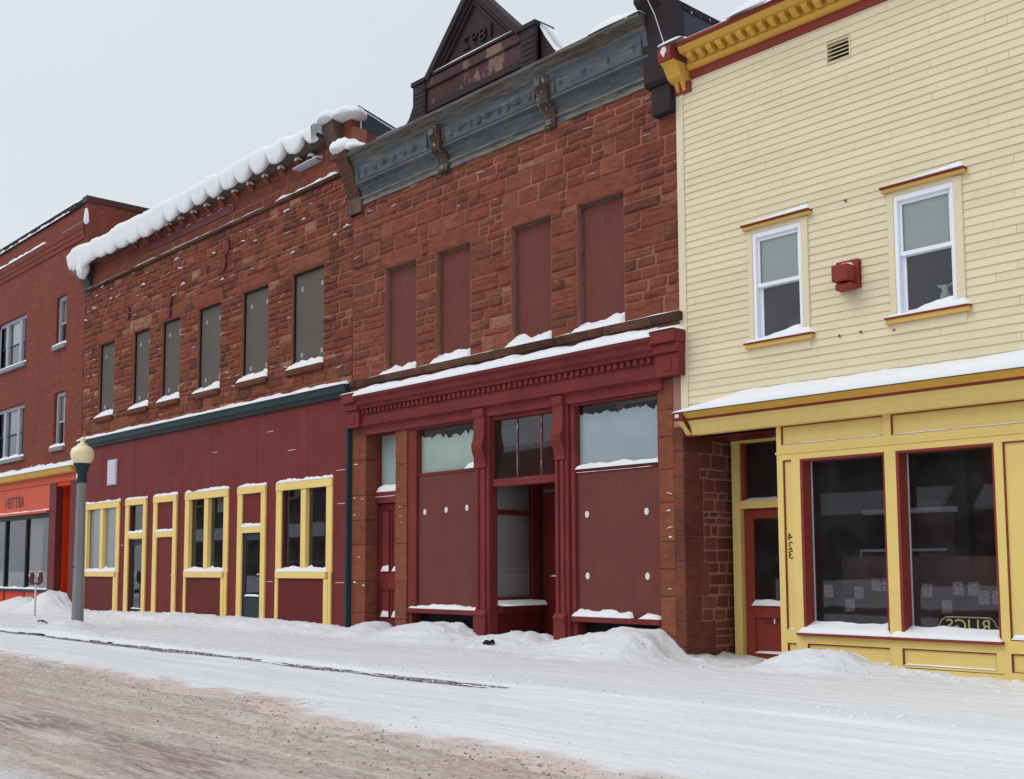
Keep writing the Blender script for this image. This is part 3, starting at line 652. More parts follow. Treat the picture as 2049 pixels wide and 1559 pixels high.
text_part('1892', 'date', M['ped'], T_, -16.66, 12.12, -.24, .27, .88, True, .05)
# shop front cornice (wood, red)
cp = [(.02, 4.44), (-.05, 4.44), (-.05, 4.60), (-.10, 4.62), (-.15, 4.645), (-.15, 4.675), (-.11, 4.70), (-.10, 4.885), (-.12, 4.89), (-.12, 5.0), (-.19, 5.01), (-.21, 5.06), (-.27, 5.10), (-.29, 5.15), (-.29, 5.19), (-.36, 5.24), (-.36, 5.285), (.02, 5.30)]
SC = MB().sweep(cp, -20.82, -12.18).build('shop_cornice', M['red_trim'], S)
x = -20.76
while x < -12.28: bx('dentil', M['red_trim'], SC, x, x + .085, -.165, -.11, 4.895, 4.995, .006); x += .152
for x in (-21.32, -12.18):
    o = MB().box(x, x + .50, -.20, .02, 4.62, 5.0, .01).box(x - .01, x + .51, -.26, .02, 5.0, 5.16, .015).box(x - .02, x + .52, -.34, .02, 5.16, 5.37, .015).build('cornice_end_block', M['red_trim'], S)
    bx('rosette', M['red_trim'], o, x + .15, x + .35, -.215, -.198, 4.7, 4.9, .006)
# stone piers
def pier(x0, x1, z0, z1, y0, y1, rng, hs, tone=.5):
    z = z0
    while z < z1 - .05:
        h = rng.choice(hs); h = z1 - z if z1 - z - h < .2 else h
        MB().box(x0 + .003, x1 - .003, y0 - rng.uniform(0, .006), y1, z + .004, z + h - .004, .008, rng.uniform(.3, .7)).build('pier_stone', M['stone_pier'], S); z += h
pier(-21.35, -20.80, -.2, 4.62, 0, .34, rg, (.55, .7, .8)); pier(-19.70, -19.29, -.2, 4.44, 0, .34, rg, (.6, .8, .9)); pier(-12.31, -11.98, -.3, 4.62, 0, .34, rg, (.45, .55, .65))
MB().box(-11.985, -11.795, .015, 1.9, -.3, 4.75).build('side_wall', M['mortar_pale'], S); SW = bpy.data.objects['side_wall']
rg2 = random.Random(8); z = -.25                                 # corner quoins and rubble in the side of the pier
def side_stone(y0, y1, z0, z1, tone, pr):
    m = MB(); m.box(-11.82, -11.785 + pr, y0 + .02, y1 - .02, z0 + .018, z1 - .018, .02, tone)
    V = []
    for p in m.v: V.append((p[0], p[1] + (vnoise(np.array([p[1] * 9]), np.array([p[2] * 9]), 3)[0] - .5) * .03, p[2] + (vnoise(np.array([p[1] * 9]), np.array([p[2] * 9]), 9)[0] - .5) * .03))
    m.v = V; m.build('rubble_stone', M['stone_rubble'], SW)
while z < 3.72:
    h = rg2.choice((.42, .5, .55)); q = rg2.choice((.5, .62, .78, .42))
    MB().box(-11.985, -11.775, -.004 - rg2.uniform(0, .005), q, z + .006, z + h - .006, .012, rg2.random() * .6).build('quoin_stone', M['stone_rubble'], S)
    zz_ = z
    while zz_ < z + h - .04:
        hh = min(rg2.choice((.12, .16, .2)), z + h - zz_); y = q + .01; hh = z + h - zz_ if z + h - zz_ - hh < .07 else hh
        while y < 1.3:
            L = rg2.uniform(.14, .5); L = 1.32 - y if 1.32 - y - L < .1 else L
            side_stone(y, y + L, zz_, zz_ + hh, rg2.random(), rg2.uniform(0, .015)); y += L
        zz_ += hh
    z += h
# recessed panelled door
D = bx('side_door', M['red_trim'], S, -20.78, -19.84, .36, .40, -.1, 2.90, .004)
bx('jamb', M['red_trim'], D, -20.96, -20.78, .30, .42, -.1, 4.5); bx('jamb', M['red_trim'], D, -19.84, -19.7, .30, .42, -.1, 4.5); bx('transom_bar', M['red_trim'], D, -20.78, -19.84, .27, .42, 2.92, 3.06)
bx('transom_sill', M['red_trim'], D, -20.78, -19.84, .25, .42, 3.08, 3.17); bx('head', M['red_trim'], D, -20.78, -19.84, .28, .42, 4.44, 4.62)
for x0, x1 in ((-20.66, -20.39), (-20.25, -19.96)):
    for z0, z1 in ((1.42, 2.76), (.42, .98)):
        p = MB().box(x0, x1, .345, .362, z0, z1, .004).build('raised_panel', M['red_trim'], D); MB().box(x0 - .03, x0, .33, .36, z0 - .03, z1 + .03, .004).box(x1, x1 + .03, .33, .36, z0 - .03, z1 + .03, .004).box(x0, x1, .33, .36, z1, z1 + .03, .004).box(x0, x1, .33, .36, z0 - .03, z0, .004).build('panel_moulding', M['deep_red'], D)
pane('transom_glass', D, -20.78, -19.84, .38, 3.17, 4.44, M['glass_frost']); bx('sheet', M['blind_green'], D, -20.8, -19.82, .42, .43, 3.1, 4.5, 0)
# bays
def bay(x0, x1, gx0, gx1, zg0, zg1, zb0, sheet, bolts, nm):
    B = bx(nm, M['board'], S, x0 + .02, x1 - .02, .09, .11, zb0, zg0 - .06, .002)
    bx('frame', M['red_trim'], B, x0, gx0, .02, .18, zb0 - .02, zg1 + .02); bx('frame', M['red_trim'], B, gx1, x1, .02, .18, zg0 - .05, zg1 + .02)
    bx('head', M['red_trim'], B, x0, x1, .0, .2, zg1, 4.44); bx('stool', M['red_trim'], B, x0, x1, -.02, .16, zb0 - .11, zb0 - .015)
    bx('rail', M['red_trim'], B, gx0, gx1, .075, .17, zg0 - .06, zg0, .004)
    pane('glass', B, gx0, gx1, .135, zg0, zg1, M['glass_frost']); 
    n = 120; xs_ = np.linspace(gx0, gx1, n); m = MB(); top = zg1 - .10 - .05 * vnoise(xs_ * 3, xs_ * 0, 3) - .09 * vnoise(xs_ * 11, xs_ * 0, 5) ** 2 - .04 * vnoise(xs_ * 30, xs_ * 0, 7)
    V = [(x, .165, zg0 - .02) for x in xs_] + [(x, .165, z) for x, z in zip(xs_, top)] + [(x, .175, zg0 - .02) for x in xs_] + [(x, .175, z) for x, z in zip(xs_, top)]
    m.add(V, [(i, i + 1, n + i + 1, n + i) for i in range(n - 1)] + [(2 * n + i, 2 * n + i + 1, 3 * n + i + 1, 3 * n + i) for i in range(n - 1)] + [(n + i, n + i + 1, 3 * n + i + 1, 3 * n + i) for i in range(n - 1)])
    m.build('frosted_sheet', sheet, B)
    for a, z in bolts: MB().disc(a, z, .09, .048, 12, .062, .012).build('washer', M['washer'], B)
    bx('basement_panel', M['black'], B, x0 + .1, x1 - .1, .3, .32, -.2, zb0 - .1); bx('apron', M['red_trim'], B, x0, x0 + .1, .05, .3, -.2, zb0 - .11); bx('apron', M['red_trim'], B, x1 - .1, x1, .05, .3, -.2, zb0 - .11)
    return B
BA = bay(-19.27, -16.98, -18.99, -17.12, 3.47, 4.40, .66, M['blind_green'], [(-18.77, 2.65), (-18.06, 2.665), (-17.40, 2.68)], 'boarded_bay')
BB = bay(-14.40, -12.32, -14.30, -12.34, 3.24, 4.40, .63, M['blind_blue'], [(-14.06, 2.425), (-12.66, 2.425), (-14.06, 1.33), (-12.66, 1.33)], 'boarded_bay')
for B_, xs0 in ((BB, (-12.98,)),):
    for x in xs0: bx('sheet_seam', M['coping'], B_, x, x + .005, .0875, .092, .64, 1.35, 0)
# cast iron columns
def column(x0, x1):
    C_ = bx('column', M['red_trim'], S, x0 + .06, x1, -.03, .2, -.2, 4.60, .01)
    pf = [(.02, 3.42), (-.07, 3.44), (-.06, 3.50), (-.085, 3.62), (-.15, 3.78), (-.16, 3.90), (-.12, 4.0), (-.10, 4.12), (-.10, 4.42), (-.13, 4.46), (-.13, 4.60), (.02, 4.60)]
    MB().sweep(pf, x0 + .02, x1 - .06).build('bracket', M['red_trim'], C_)
    MB().box(x0 + .03, x0 + .11, -.065, .05, .62, 3.42, .006).box(x1 - .17, x1 - .09, -.065, .05, .62, 3.42, .006).build('reeding', M['red_trim'], C_)
    MB().sweep([(.02, -.2), (-.10, -.2), (-.10, .52), (-.13, .58), (-.06, .66), (.02, .68)], x0, x1 - .05).build('base', M['red_trim'], C_)
column(-17.0, -16.60); column(-14.76, -14.42)
# entrance lobby between the columns
bx('transom_bar', M['red_trim'], S, -16.60, -14.72, .06, .20, 3.05, 3.20, .01); bx('head', M['red_trim'], S, -16.60, -14.72, .04, .2, 4.36, 4.62, .006)
TR = pane('transom_glass', S, -16.60, -14.74, .13, 3.20, 4.36)
for x in (-15.95, -15.28): bx('muntin', M['muntin'], TR, x, x + .035, .11, .15, 3.20, 4.36, .004)
V_ = MB().box(-16.66, -16.60, .2, 1.12, .78, .9).box(-16.66, -16.60, .2, 1.12, 2.52, 2.62, .005).box(-16.68, -16.585, 1.12, 1.34, -.1, 4.45, .006).build('lobby_side_frame', M['deep_red'], S)
MB().add([(-16.63, .2, .85), (-16.63, 1.12, .85), (-16.63, 1.12, 4.40), (-16.63, .2, 4.40)], [(0, 1, 2, 3)]).build('side_glass', M['glass'], V_)
MB().box(-16.70, -16.69, .2, 1.15, .7, 4.38).build('grey_sheet', M['blind_grey'], V_)
bx('side_sill', M['deep_red'], V_, -16.68, -16.46, .18, 1.3, .60, .74, .006); bx('stall_riser', M['deep_red'], V_, -16.68, -16.62, .2, 1.3, -.1, .60)
LB = bx('lobby_wall', M['deep_red'], S, -16.60, -14.6, 1.42, 1.5, -.1, 4.6, 0); bx('entrance_door', M['deep_red'], LB, -16.38, -15.3, 1.36, 1.42, .05, 2.95)
bx('door_head', M['oldwood'], LB, -16.45, -15.2, 1.33, 1.42, 2.98, 3.06); bx('letter_plate', M['deep_red'], LB, -16.3, -15.4, 1.345, 1.36, 1.0, 1.3)
bx('lobby_ceiling', M['deep_red'], S, -16.66, -14.7, .2, 1.5, 4.45, 4.5, 0); bx('lobby_wall', M['deep_red'], S, -14.72, -14.6, .2, 1.5, -.1, 4.5, 0)
bx('back_wall', M['room'], S, -20.0, -16.75, 1.6, 1.7, 0, 4.6, 0); bx('back_wall', M['room'], S, -14.5, -12.0, 1.6, 1.7, 0, 4.6, 0)
bx('party_wall', M['stone_rubble'], S, XL + .02, XL + .3, .37, 9.0, 0, 9.6, 0)
# snow lying on this building
m = MB()
for i, (a, b) in enumerate(win_b): snow_cap(m, a - .10, b + .0, -.12, .13, 5.70, .03, .21, i + 3, .05, .05, .45); snow_cap(m, a - .5, a + .1, -.12, -.02, 5.70, .012, .03, i + 31, .2, .05, .9)
snow_cap(m, -17.3, -15.9, -.12, -.01, 5.70, .012, .035, 12, .3, .05, .9); snow_cap(m, -13.0, -11.75, -.12, -.01, 5.70, .012, .03, 13, .3, .05, .9)
snow_cap(m, -20.83, -12.15, -.36, .02, 5.287, .13, .26, 5, .03, .08, .25, .015); snow_cap(m, -21.34, -20.78, -.36, .02, 5.37, .03, .12, 6, .1, .05); snow_cap(m, -12.2, -11.66, -.36, .02, 5.37, .03, .12, 7, .1, .05)
snow_cap(m, -20.76, -19.86, .25, .38, 3.17, .10, .16, 8, .05, .05); snow_cap(m, -20.85, -19.86, .26, .38, 3.06, .025, .03, 9, .05, .05)
for x0, x1 in ((-20.66, -20.39), (-20.25, -19.96)):
    for z0 in (1.42, .42): snow_cap(m, x0 - .01, x1 + .01, .325, .362, z0 - .01, .10, .15, int(x0 * 10) + int(z0 * 9), .04, .03, .5, .01)
snow_cap(m, -19.2, -17.02, -.02, .09, .645, .03, .09, 14, .05, .05, .6); snow_cap(m, -14.38, -12.98, -.02, .09, .615, .04, .11, 15, .05, .04, .7); snow_cap(m, -12.8, -12.34, -.02, .09, .615, .04, .08, 16, .1, .04, .5)
snow_cap(m, -14.32, -12.33, .03, .13, 3.24, .05, .09, 17, .02, .05, .5); snow_cap(m, -14.45, -12.5, .06, .09, 3.18, .008, .012, 18, .1, .05, .8); snow_cap(m, -17.45, -17.1, .05, .13, 3.47, .03, .12, 19, .05, .04)
snow_cap(m, -16.58, -16.3, .2, 1.25, .74, .04, .1, 23, .05, .05, .4); m.add(*(lambda: ([(-16.68, .2, .74), (-16.46, .2, .76), (-16.46, 1.28, .76), (-16.68, 1.28, .90), (-16.68, .2, .90)], [(0, 1, 4), (1, 2, 3, 4)]))())
snow_cap(m, -16.3, -15.5, 1.33, 1.36, 1.3, .03, .04, 24, .05, .05)
snow_cap(m, -18.05, -15.42, -.36, -.2, 11.80, .03, .05, 25, .8, .06, .3)
blob(m, -21.2, -.30, 11.00, .36, .42, .30, 3, 10); blob(m, -20.88, -.22, 10.97, .32, .36, .16, 5, 10)
snow_cap(m, -14.2, -13.3, -.5, .0, 10.87, .03, .1, 26, .3, .05, .5); snow_cap(m, -13.35, -12.15, -.5, .0, 10.87, .16, .3, 27, .25, .05, .5, .03); snow_cap(m, -12.25, -11.75, -.5, .2, 11.14, .06, .1, 28, .1, .04, .6, .03)
m.prism([(-14.86, 11.78), (-14.84, 11.66), (-14.70, 11.42), (-14.47, 11.1), (-14.30, 10.95), (-14.22, 10.97), (-14.42, 11.2), (-14.64, 11.52)], -.25, .06)
snow_cap(m, -19.8, -18.9, -.5, .0, 10.87, .01, .03, 29, .3, .05, .6)
tag(m.build('ledge_snow', M['snow'], None, smooth=True), 'snow lying on the sills and cornices of the middle sandstone building', 'snow', None, 'stuff')

# ================================================================== LEFT SANDSTONE BUILDING (maroon boarded shop front)
A = thing('sandstone_building', 'dark rock faced sandstone building with six grey boarded windows above a maroon plywood front', 'building', (-29.3, 0, 0))
AL, AR = -37.15, -21.36
win_a = [(-35.88, -34.68), (-33.28, -32.11), (-31.29, -30.08), (-29.01, -27.68), (-26.52, -25.17), (-24.03, -22.59)]; ZA0, ZA1 = 6.33, 8.74
ops = [(a, b, ZA0, ZA1) for a, b in win_a]
sills = [(a - .16, b + .06, ZA0 - .15, ZA0) for a, b in win_a]; rg = random.Random(33)
lint = [(a - rg.uniform(.1, .3), b + rg.uniform(.05, .25), ZA1, ZA1 + .38) for a, b in win_a]
WA = wall('wall', M['mortar'], A, AL + .02, AR - .02, 5.3, 11.75, ops, -.005, .36)
rows = ashlar(AL + .02, AR - .015, 5.55, 10.66, ops + lint + sills, rg, (.12, .16, .21, .27), (.24, .66), .3)
rows.sort(key=lambda a: -(a[1] - a[0]) * (a[3] - a[2]) / (14.5 ** 2 + a[0] ** 2))
far = MB()
for i, a in enumerate(rows):
    tn = min(.95, max(0, rg.gauss(.5, .26))); tn = 1 if rg.random() < .02 else tn; pr = rg.uniform(.03, .065)
    if i < 290: rock(*a, 0.0, .2, pr, rg, face=.07, tone=tn).build('stone', M['stone_a'], WA)
    else: rock(*a, 0.0, .2, pr, rg, mb=far, tone=tn)
far.build('stonework', M['stone_a'], A, kind='stuff')
for i, a in enumerate(lint): rock(*a, -.004, .2, .03, rg, tone=(.97 if i == 1 else .78 if i == 5 else .6)).build('lintel', M['stone_a'], A)
for a in sills: rock(*a, -.09, .2, .02, rg, tone=.15).build('sill', M['stone_a'], A)
for a, b in win_a:
    wn = bx('boarded_window', M['grey_board'], A, a + .03, b - .03, .10, .13, ZA0, ZA1 - .05, .002)
    bx('frame', M['black'], wn, a, a + .04, .06, .19, ZA0, ZA1); bx('frame', M['black'], wn, b - .04, b, .06, .19, ZA0, ZA1); bx('frame', M['black'], wn, a + .04, b - .04, .06, .19, ZA1 - .05, ZA1)
    for x in (a + .33, b - .22):
        for z in (ZA1 - .42, ZA0 + .35): MB().disc(x, z, .10, .06, 12, .068, .008).build('washer', M['washer_grey'], wn)
for x, z in ((-30.7, 9.32), (-27.45, 9.75), (-27.3, 10.15), (-33.6, 9.4), (-30.75, 8.95)):
    MB().prism([(x - .12, z), (x - .06, z + .19), (x + .06, z + .19), (x + .12, z), (x + .06, z - .19), (x - .06, z - .19)], -.085, 0).build('anchor_plate', M['plum'], A)
bx('backing', M['board'], A, AL + .1, AR - .1, .37, 9.0, 5.5, 11.5, 0)
# string course and smooth upper band
x = AL + .1
while x < AR - .05:
    L = min(rg.uniform(1.1, 1.8), AR - .02 - x); L = AR - .02 - x if AR - .02 - x - L < .4 else L
    rock(x, x + L, 10.66, 10.755, -.09, .2, .012, rg, tone=rg.random()).build('string_stone', M['stone_ledge'], A); x += L
for a in ashlar(AL + .02, AR - .015, 10.755, 11.75, [], rg, (.28, .34, .4), (.5, 1.3), .1): rock(*a, .0, .2, .02, rg, tone=rg.uniform(.3, .75)).build('upper_stone', M['stone_b'], A)
bx('flashing', M['flash'], A, -32.15, -26.98, -.06, .02, 11.06, 11.27, .004)
for x in np.arange(-33.2, -23.6, .79):
    o = MB().sweep([(.02, 11.34), (-.05, 11.34), (-.16, 11.44), (-.20, 11.52), (.02, 11.52)], x, x + .17).build('corbel', M['stone_b'], A)
MB().sweep([(.05, 11.56), (-.28, 11.60), (-.42, 11.70), (-.42, 11.78), (.4, 11.80), (.4, 11.56)], AL + .3, -22.35).build('cornice', M['oldwood'], A)
o = MB().sweep([(.02, 10.55), (-.06, 10.55), (-.07, 10.85), (-.14, 11.0), (-.34, 11.3), (-.48, 11.5), (-.48, 11.62), (.02, 11.7)], -37.05, -36.62).build('end_bracket', M['slate'], A)
o = MB().sweep([(.02, 11.15), (-.05, 11.15), (-.08, 11.4), (-.24, 11.7), (-.30, 11.85), (-.30, 12.0), (.35, 12.02), (.35, 11.15)], -22.30, -21.85).build('end_bracket', M['oldwood'], A)
MB().box(-21.82, -21.50, -.02, .35, 11.1, 11.98, .01).build('brick_pier', M['brick'], A)
bx('torn_flashing', M['white_old'], A, -23.7, -22.7, -.2, .0, 11.27, 11.30, .004)
for x, z in ((-23.1, 11.45), (-22.5, 11.7)): bx('anchor_stub', M['black'], A, x, x + .1, -.18, .0, z - .12, z, .01)
# side parapet with white-edged dark cladding
P_ = MB().add([(-21.47, .24, 11.67), (-21.47, 1.2, 11.55), (-21.47, 2.4, 11.3), (-21.47, .24, 12.27), (-21.47, 1.15, 12.03), (-21.47, 2.4, 11.7), (-21.6, .24, 11.67), (-21.6, 1.2, 11.55), (-21.6, 2.4, 11.3), (-21.6, .24, 12.27), (-21.6, 1.15, 12.03), (-21.6, 2.4, 11.7)],
    [(0, 1, 4, 3), (1, 2, 5, 4), (6, 7, 10, 9), (7, 8, 11, 10), (0, 3, 9, 6), (3, 4, 10, 9), (4, 5, 11, 10)]).build('side_parapet', M['slate'], A)
MB().tube([(-21.46, .24, 11.67), (-21.46, .24, 12.25), (-21.46, 1.15, 12.01), (-21.46, 2.4, 11.68)], .022, 6).tube([(-21.46, .24, 11.68), (-21.46, 1.2, 11.56), (-21.46, 2.4, 11.31)], .018, 6).build('white_edging', M['white'], P_)
MB().tube([(-21.5, .18, 12.32), (-21.5, 1.15, 12.08), (-21.5, 2.4, 11.75)], .03, 6).build('cap', M['black'], P_)
bx('party_wall', M['brick'], A, -21.62, -21.38, .37, 9.0, 9.4, 11.66, 0)
# green fascia and maroon plywood front
MB().sweep([(.02, 5.40), (-.10, 5.40), (-.12, 5.46), (-.19, 5.50), (-.21, 5.62), (-.24, 5.65), (.02, 5.70)], AL, -21.40).build('fascia', M['green'], A)
bays = {'b1': (-36.57, -33.85), 'd2': (-33.40, -31.93), 'd3': (-31.46, -29.96), 'b4': (-29.46, -26.99), 'd5': (-26.48, -25.06), 'b6': (-24.56, -22.07)}
ZT = 3.57
fops = [(-36.33, -34.09, 1.40, 3.38), (-33.12, -32.19, .1, 3.38), (-29.22, -27.20, 1.40, 3.38), (-26.24, -25.28, .1, 2.39), (-24.31, -22.29, 1.40, 3.38)]
FW = wall('plywood_front', M['maroon'], A, AL + .15, -21.42, -.2, 5.42, fops, -.02, .06)
for a in ((-31.1, -29.7, 4.15, 4.9, 'maroon_patch'), (-28.5, -27.6, 5.05, 5.38, 'maroon_patch')):
    bx('patch', M[a[4]], FW, a[0], a[1], -.024, -.019, a[2], a[3], 0)
jr = random.Random(4)
for x in (-35.3, -32.9, -30.4, -28.0, -25.6, -23.2):
    for z0, z1 in ((3.62, 5.4),): bx('sheet_seam', M['plum'], FW, x, x + .006, -.0235, -.0195, z0, z1, 0)
for x, z, w_ in ((-21.95, 3.72, .4), (-21.9, 2.95, .45), (-21.95, 1.15, .45), (-24.1, 4.35, .35), (-25.05, 1.15, .3), (-25.1, 4.9, .3), (-28.0, 4.6, .3), (-33.8, 2.2, .2)): bx('scratch', M['washer'], FW, x, x + w_, -.0225, -.0195, z, z + .012, 0)
def trim(parent, x0, x1, y0, y1, z0, z1): return bx('trim', M['cream_trim'], parent, x0, x1, y0, y1, z0, z1, .006)
def window_bay(x0, x1, shade=None):
    B = bx('shop_window', M['bulk_red'], A, x0 + .14, x1 - .26, -.045, -.022, -.2, 1.24, .002)
    trim(B, x0, x0 + .246, -.06, .05, 1.38, ZT - .19); trim(B, x1 - .246, x1, -.06, .05, 1.38, ZT - .19); trim(B, x0, x1, -.075, -.018, ZT - .19, ZT)
    xm = (x0 + x1) / 2 - .02; trim(B, xm - .10, xm + .12, -.05, .10, 1.25, ZT - .19)
    trim(B, x0 + .07, x1 - .19, -.11, -.018, 1.245, 1.40); trim(B, x0 + .02, x0 + .15, -.08, -.018, -.2, 1.24); trim(B, x1 - .30, x1 - .13, -.085, -.018, -.2, 1.24); trim(B, x1 - .13, x1 - .02, -.07, -.018, -.2, 1.38)
    g1 = pane('glass', B, x0 + .24, xm - .10, .055, 1.40, ZT - .19); pane('glass', B, xm + .12, x1 - .24, .055, 1.40, ZT - .19)
    bx('sill', M['cream_trim'], B, x0 + .22, x1 - .22, -.02, .06, 1.36, 1.405, .004)
    return B, xm
def door_bay(x0, x1, panel, glazed, nm):
    B = bx(nm, M['maroon_patch'], A, x0 + .2, x1 - .2, -.028, -.0195, 2.54, ZT - .17, 0) if panel else thing_part(nm, x0, x1)
    trim(B, x0, x0 + .24, -.07, -.0185, -.2, ZT - .18); trim(B, x1 - .22, x1, -.075, -.0185, -.2, ZT - .18); trim(B, x0, x1, -.085, -.0185, ZT - .18, ZT); trim(B, x0 + .24, x1 - .22, -.08, -.0185, 2.385, 2.54)
    return B
def thing_part(nm, x0, x1): return bx(nm, M['cream_trim2'], A, x0 + .24, x1 - .22, .02, .1, 2.36, 2.56, 0)
wb1, xm1 = window_bay(*bays['b1']); wb4, xm4 = window_bay(*bays['b4']); wb6, xm6 = window_bay(*bays['b6'])
d2 = door_bay(*bays['d2'], False, True, 'shop_door'); d3 = door_bay(*bays['d3'], True, False, 'boarded_door'); d5 = door_bay(*bays['d5'], True, True, 'shop_door')
pane('transom_glass', d2, -33.16, -32.15, .05, 2.54, 3.39)
def green_door(parent, x0, x1, y):
    Dr = bx('door_leaf', M['green'], parent, x0, x0 + .11, y, y + .045, .05, 2.37, .004); MB().box(x1 - .11, x1, y, y + .045, .05, 2.37, .004).box(x0 + .11, x1 - .11, y, y + .045, 2.2, 2.37, .004).box(x0 + .11, x1 - .11, y, y + .045, .05, .78 if parent is d5 else .3, .004).build('door_rail', M['green'], parent)
    pane('door_glass', parent, x0 + .11, x1 - .11, y + .02, .3, 2.2)
green_door(d2, -33.16, -32.15, .03); green_door(d5, -26.24, -25.28, .0)
MB().tube([(-25.42, -.06, 1.33), (-25.28, -.07, 1.345)], .018, 8).box(-25.35, -25.29, -.02, .0, 1.24, 1.42, .004).build('door_handle', M['chrome'], d5)
MB().disc(-30.24, 1.3, -.02, .022, 10, d=.05).build('knob', M['gold'], d3)
room(A, -36.6, -21.7, .12, 4.2, .12, 4.6)
bx('curtain', M['curtain'], wb4, -28.1, -27.2, .22, .24, 3.0, 3.38, 0); bx('paper', M['blind_grey'], wb4, -27.9, -27.25, .32, .33, 1.5, 2.3, 0)
bx('blind', M['blind_grey'], wb1, -36.36, -34.05, .075, .085, 1.38, 3.4, 0); bx('curtain', M['curtain'], wb6, -24.3, -23.5, .3, .32, 3.25, 3.4, 0)  # grey sheet in the first bay stands in for sky reflected in its glass
# louvred vent, green corner board
Vn = bx('vent', M['white_old'], A, -34.84, -34.15, -.06, -.02, 4.09, 4.90, .004)
for q in range(13): bx('vent_slat', M['white'], Vn, -34.79, -34.20, -.085, -.055, 4.13 + q * .057, 4.165 + q * .057, .004)
MB().box(-21.46, -21.36, -.12, .02, -.2, 5.40, .012).build('corner_post', M['green'], A)
# snow on this building
m = MB()
for i, (a, b) in enumerate(win_a): snow_cap(m, a - .13, b + .0, -.10, .10, ZA0, .03, .21, i + 50, .05, .05, .4)
snow_cap(m, AL + .1, -21.42, -.24, .0, 5.66, .07, .14, 60, .05, .1, .4)
for i, (x0, x1) in enumerate(bays.values()): snow_cap(m, x0 + .0, x1, -.08, -.02, ZT, .03, .07, 61 + i, .03, .05, .7)
for i, (x0, x1, xm) in enumerate(((*bays['b1'], xm1), (*bays['b4'], xm4), (*bays['b6'], xm6))):
    snow_cap(m, x0 + .07, x1 - .19, -.11, .05, 1.40, .06, .12, 71 + i, .04, .04, .4); snow_cap(m, xm + .12, xm + .4, -.06, .05, 1.45, .04, .12, 76 + i, .12, .04, .4)
for i, x in enumerate(('d2', 'd3', 'd5')): snow_cap(m, bays[x][0] + .2, bays[x][1] - .2, -.08, .0, 2.54, .05, .10, 81 + i, .03, .04, .5)
snow_cap(m, -33.0, -32.3, .0, .03, .3, .02, .03, 88, .05, .05); snow_cap(m, -26.12, -25.4, -.03, .0, .78, .03, .05, 89, .05, .05)
for a, b, th in ((-36.8, -33.5, .025), (-33.2, -31.6, .06), (-31.4, -25.3, .045), (-24.75, -21.85, .12)): snow_cap(m, a, b, -.10, .0, 10.755, th * .5, th, int(-a * 3), .3, .06, .9)
for x in np.arange(-31.0, -27.0, .62): snow_cap(m, x, x + rg.uniform(.2, .5), -.07, .0, 11.27, .02, .06, int(-x * 7), .1, .05, .7)
for x in np.arange(-33.2, -23.6, .79): blob(m, x + .085, -.12, 11.52, .10, .11, .10, int(-x * 5), 6)
blob(m, -23.05, -.1, 11.46, .1, .1, .09, 2, 6); snow_cap(m, -23.75, -22.65, -.22, .0, 11.30, .06, .14, 90, .1, .05, .6)
blob(m, -22.1, -.1, 12.03, .33, .42, .26, 8, 12); blob(m, -21.6, .0, 12.02, .5, .40, .22, 9, 12)
rs = random.Random(77)
def fleck(x, z, w_, h, y, k):
    n = 6; V = []; sl = rs.uniform(-.25, .25) * w_
    for q in range(n + 1):
        f = q / n; t_ = h * math.sin(math.pi * min(1, max(0, f))) ** .6 * (.5 + rs.random())
        zz_ = z + sl * (f - .5) + rs.uniform(-.004, .004); V += [(x + w_ * (f - .5), y + .05, zz_ - .004), (x + w_ * (f - .5), y - .012, zz_), (x + w_ * (f - .5), y, zz_ + t_), (x + w_ * (f - .5), y + .05, zz_ + t_)]
    m.add(V, [(q * 4 + e, q * 4 + e + 1, q * 4 + e + 5, q * 4 + e + 4) for q in range(n) for e in range(3)])
blks = [r_ for r_ in rows]; rs.shuffle(blks)
for k, r_ in enumerate(blks[:85]):                               # flecks caught on top of the broken stone faces
    z = r_[3] - .01; w_ = min(r_[1] - r_[0], rs.uniform(.08, .30)); x = rs.uniform(r_[0] + w_ / 2, r_[1] - w_ / 2 + .001); big = z > 9.2 and rs.random() < .4
    fleck(x, z - rs.uniform(0, .05), w_, rs.uniform(.025, .05) if big else rs.uniform(.004, .011), -.05, k)
for k, r_ in enumerate([b_ for b_ in blocks if b_[3] > 8.5][::6]):
    w_ = min(r_[1] - r_[0], rs.uniform(.06, .26)); fleck(rs.uniform(r_[0] + w_ / 2, r_[1] - w_ / 2 + .001), r_[3] - rs.uniform(.0, .08), w_, rs.uniform(.004, .011), -.032, k)
for k in range(16): fleck(rs.choice((-21.2, -21.0, -20.9, -19.5, -12.1)) + rs.uniform(-.05, .05), rs.uniform(.7, 3.9), rs.uniform(.05, .16), rs.uniform(.008, .025), -.008, k)
tag(m.build('ledge_snow', M['snow'], None, smooth=True), 'snow flecking the stone and sills of the left sandstone building', 'snow', None, 'stuff')
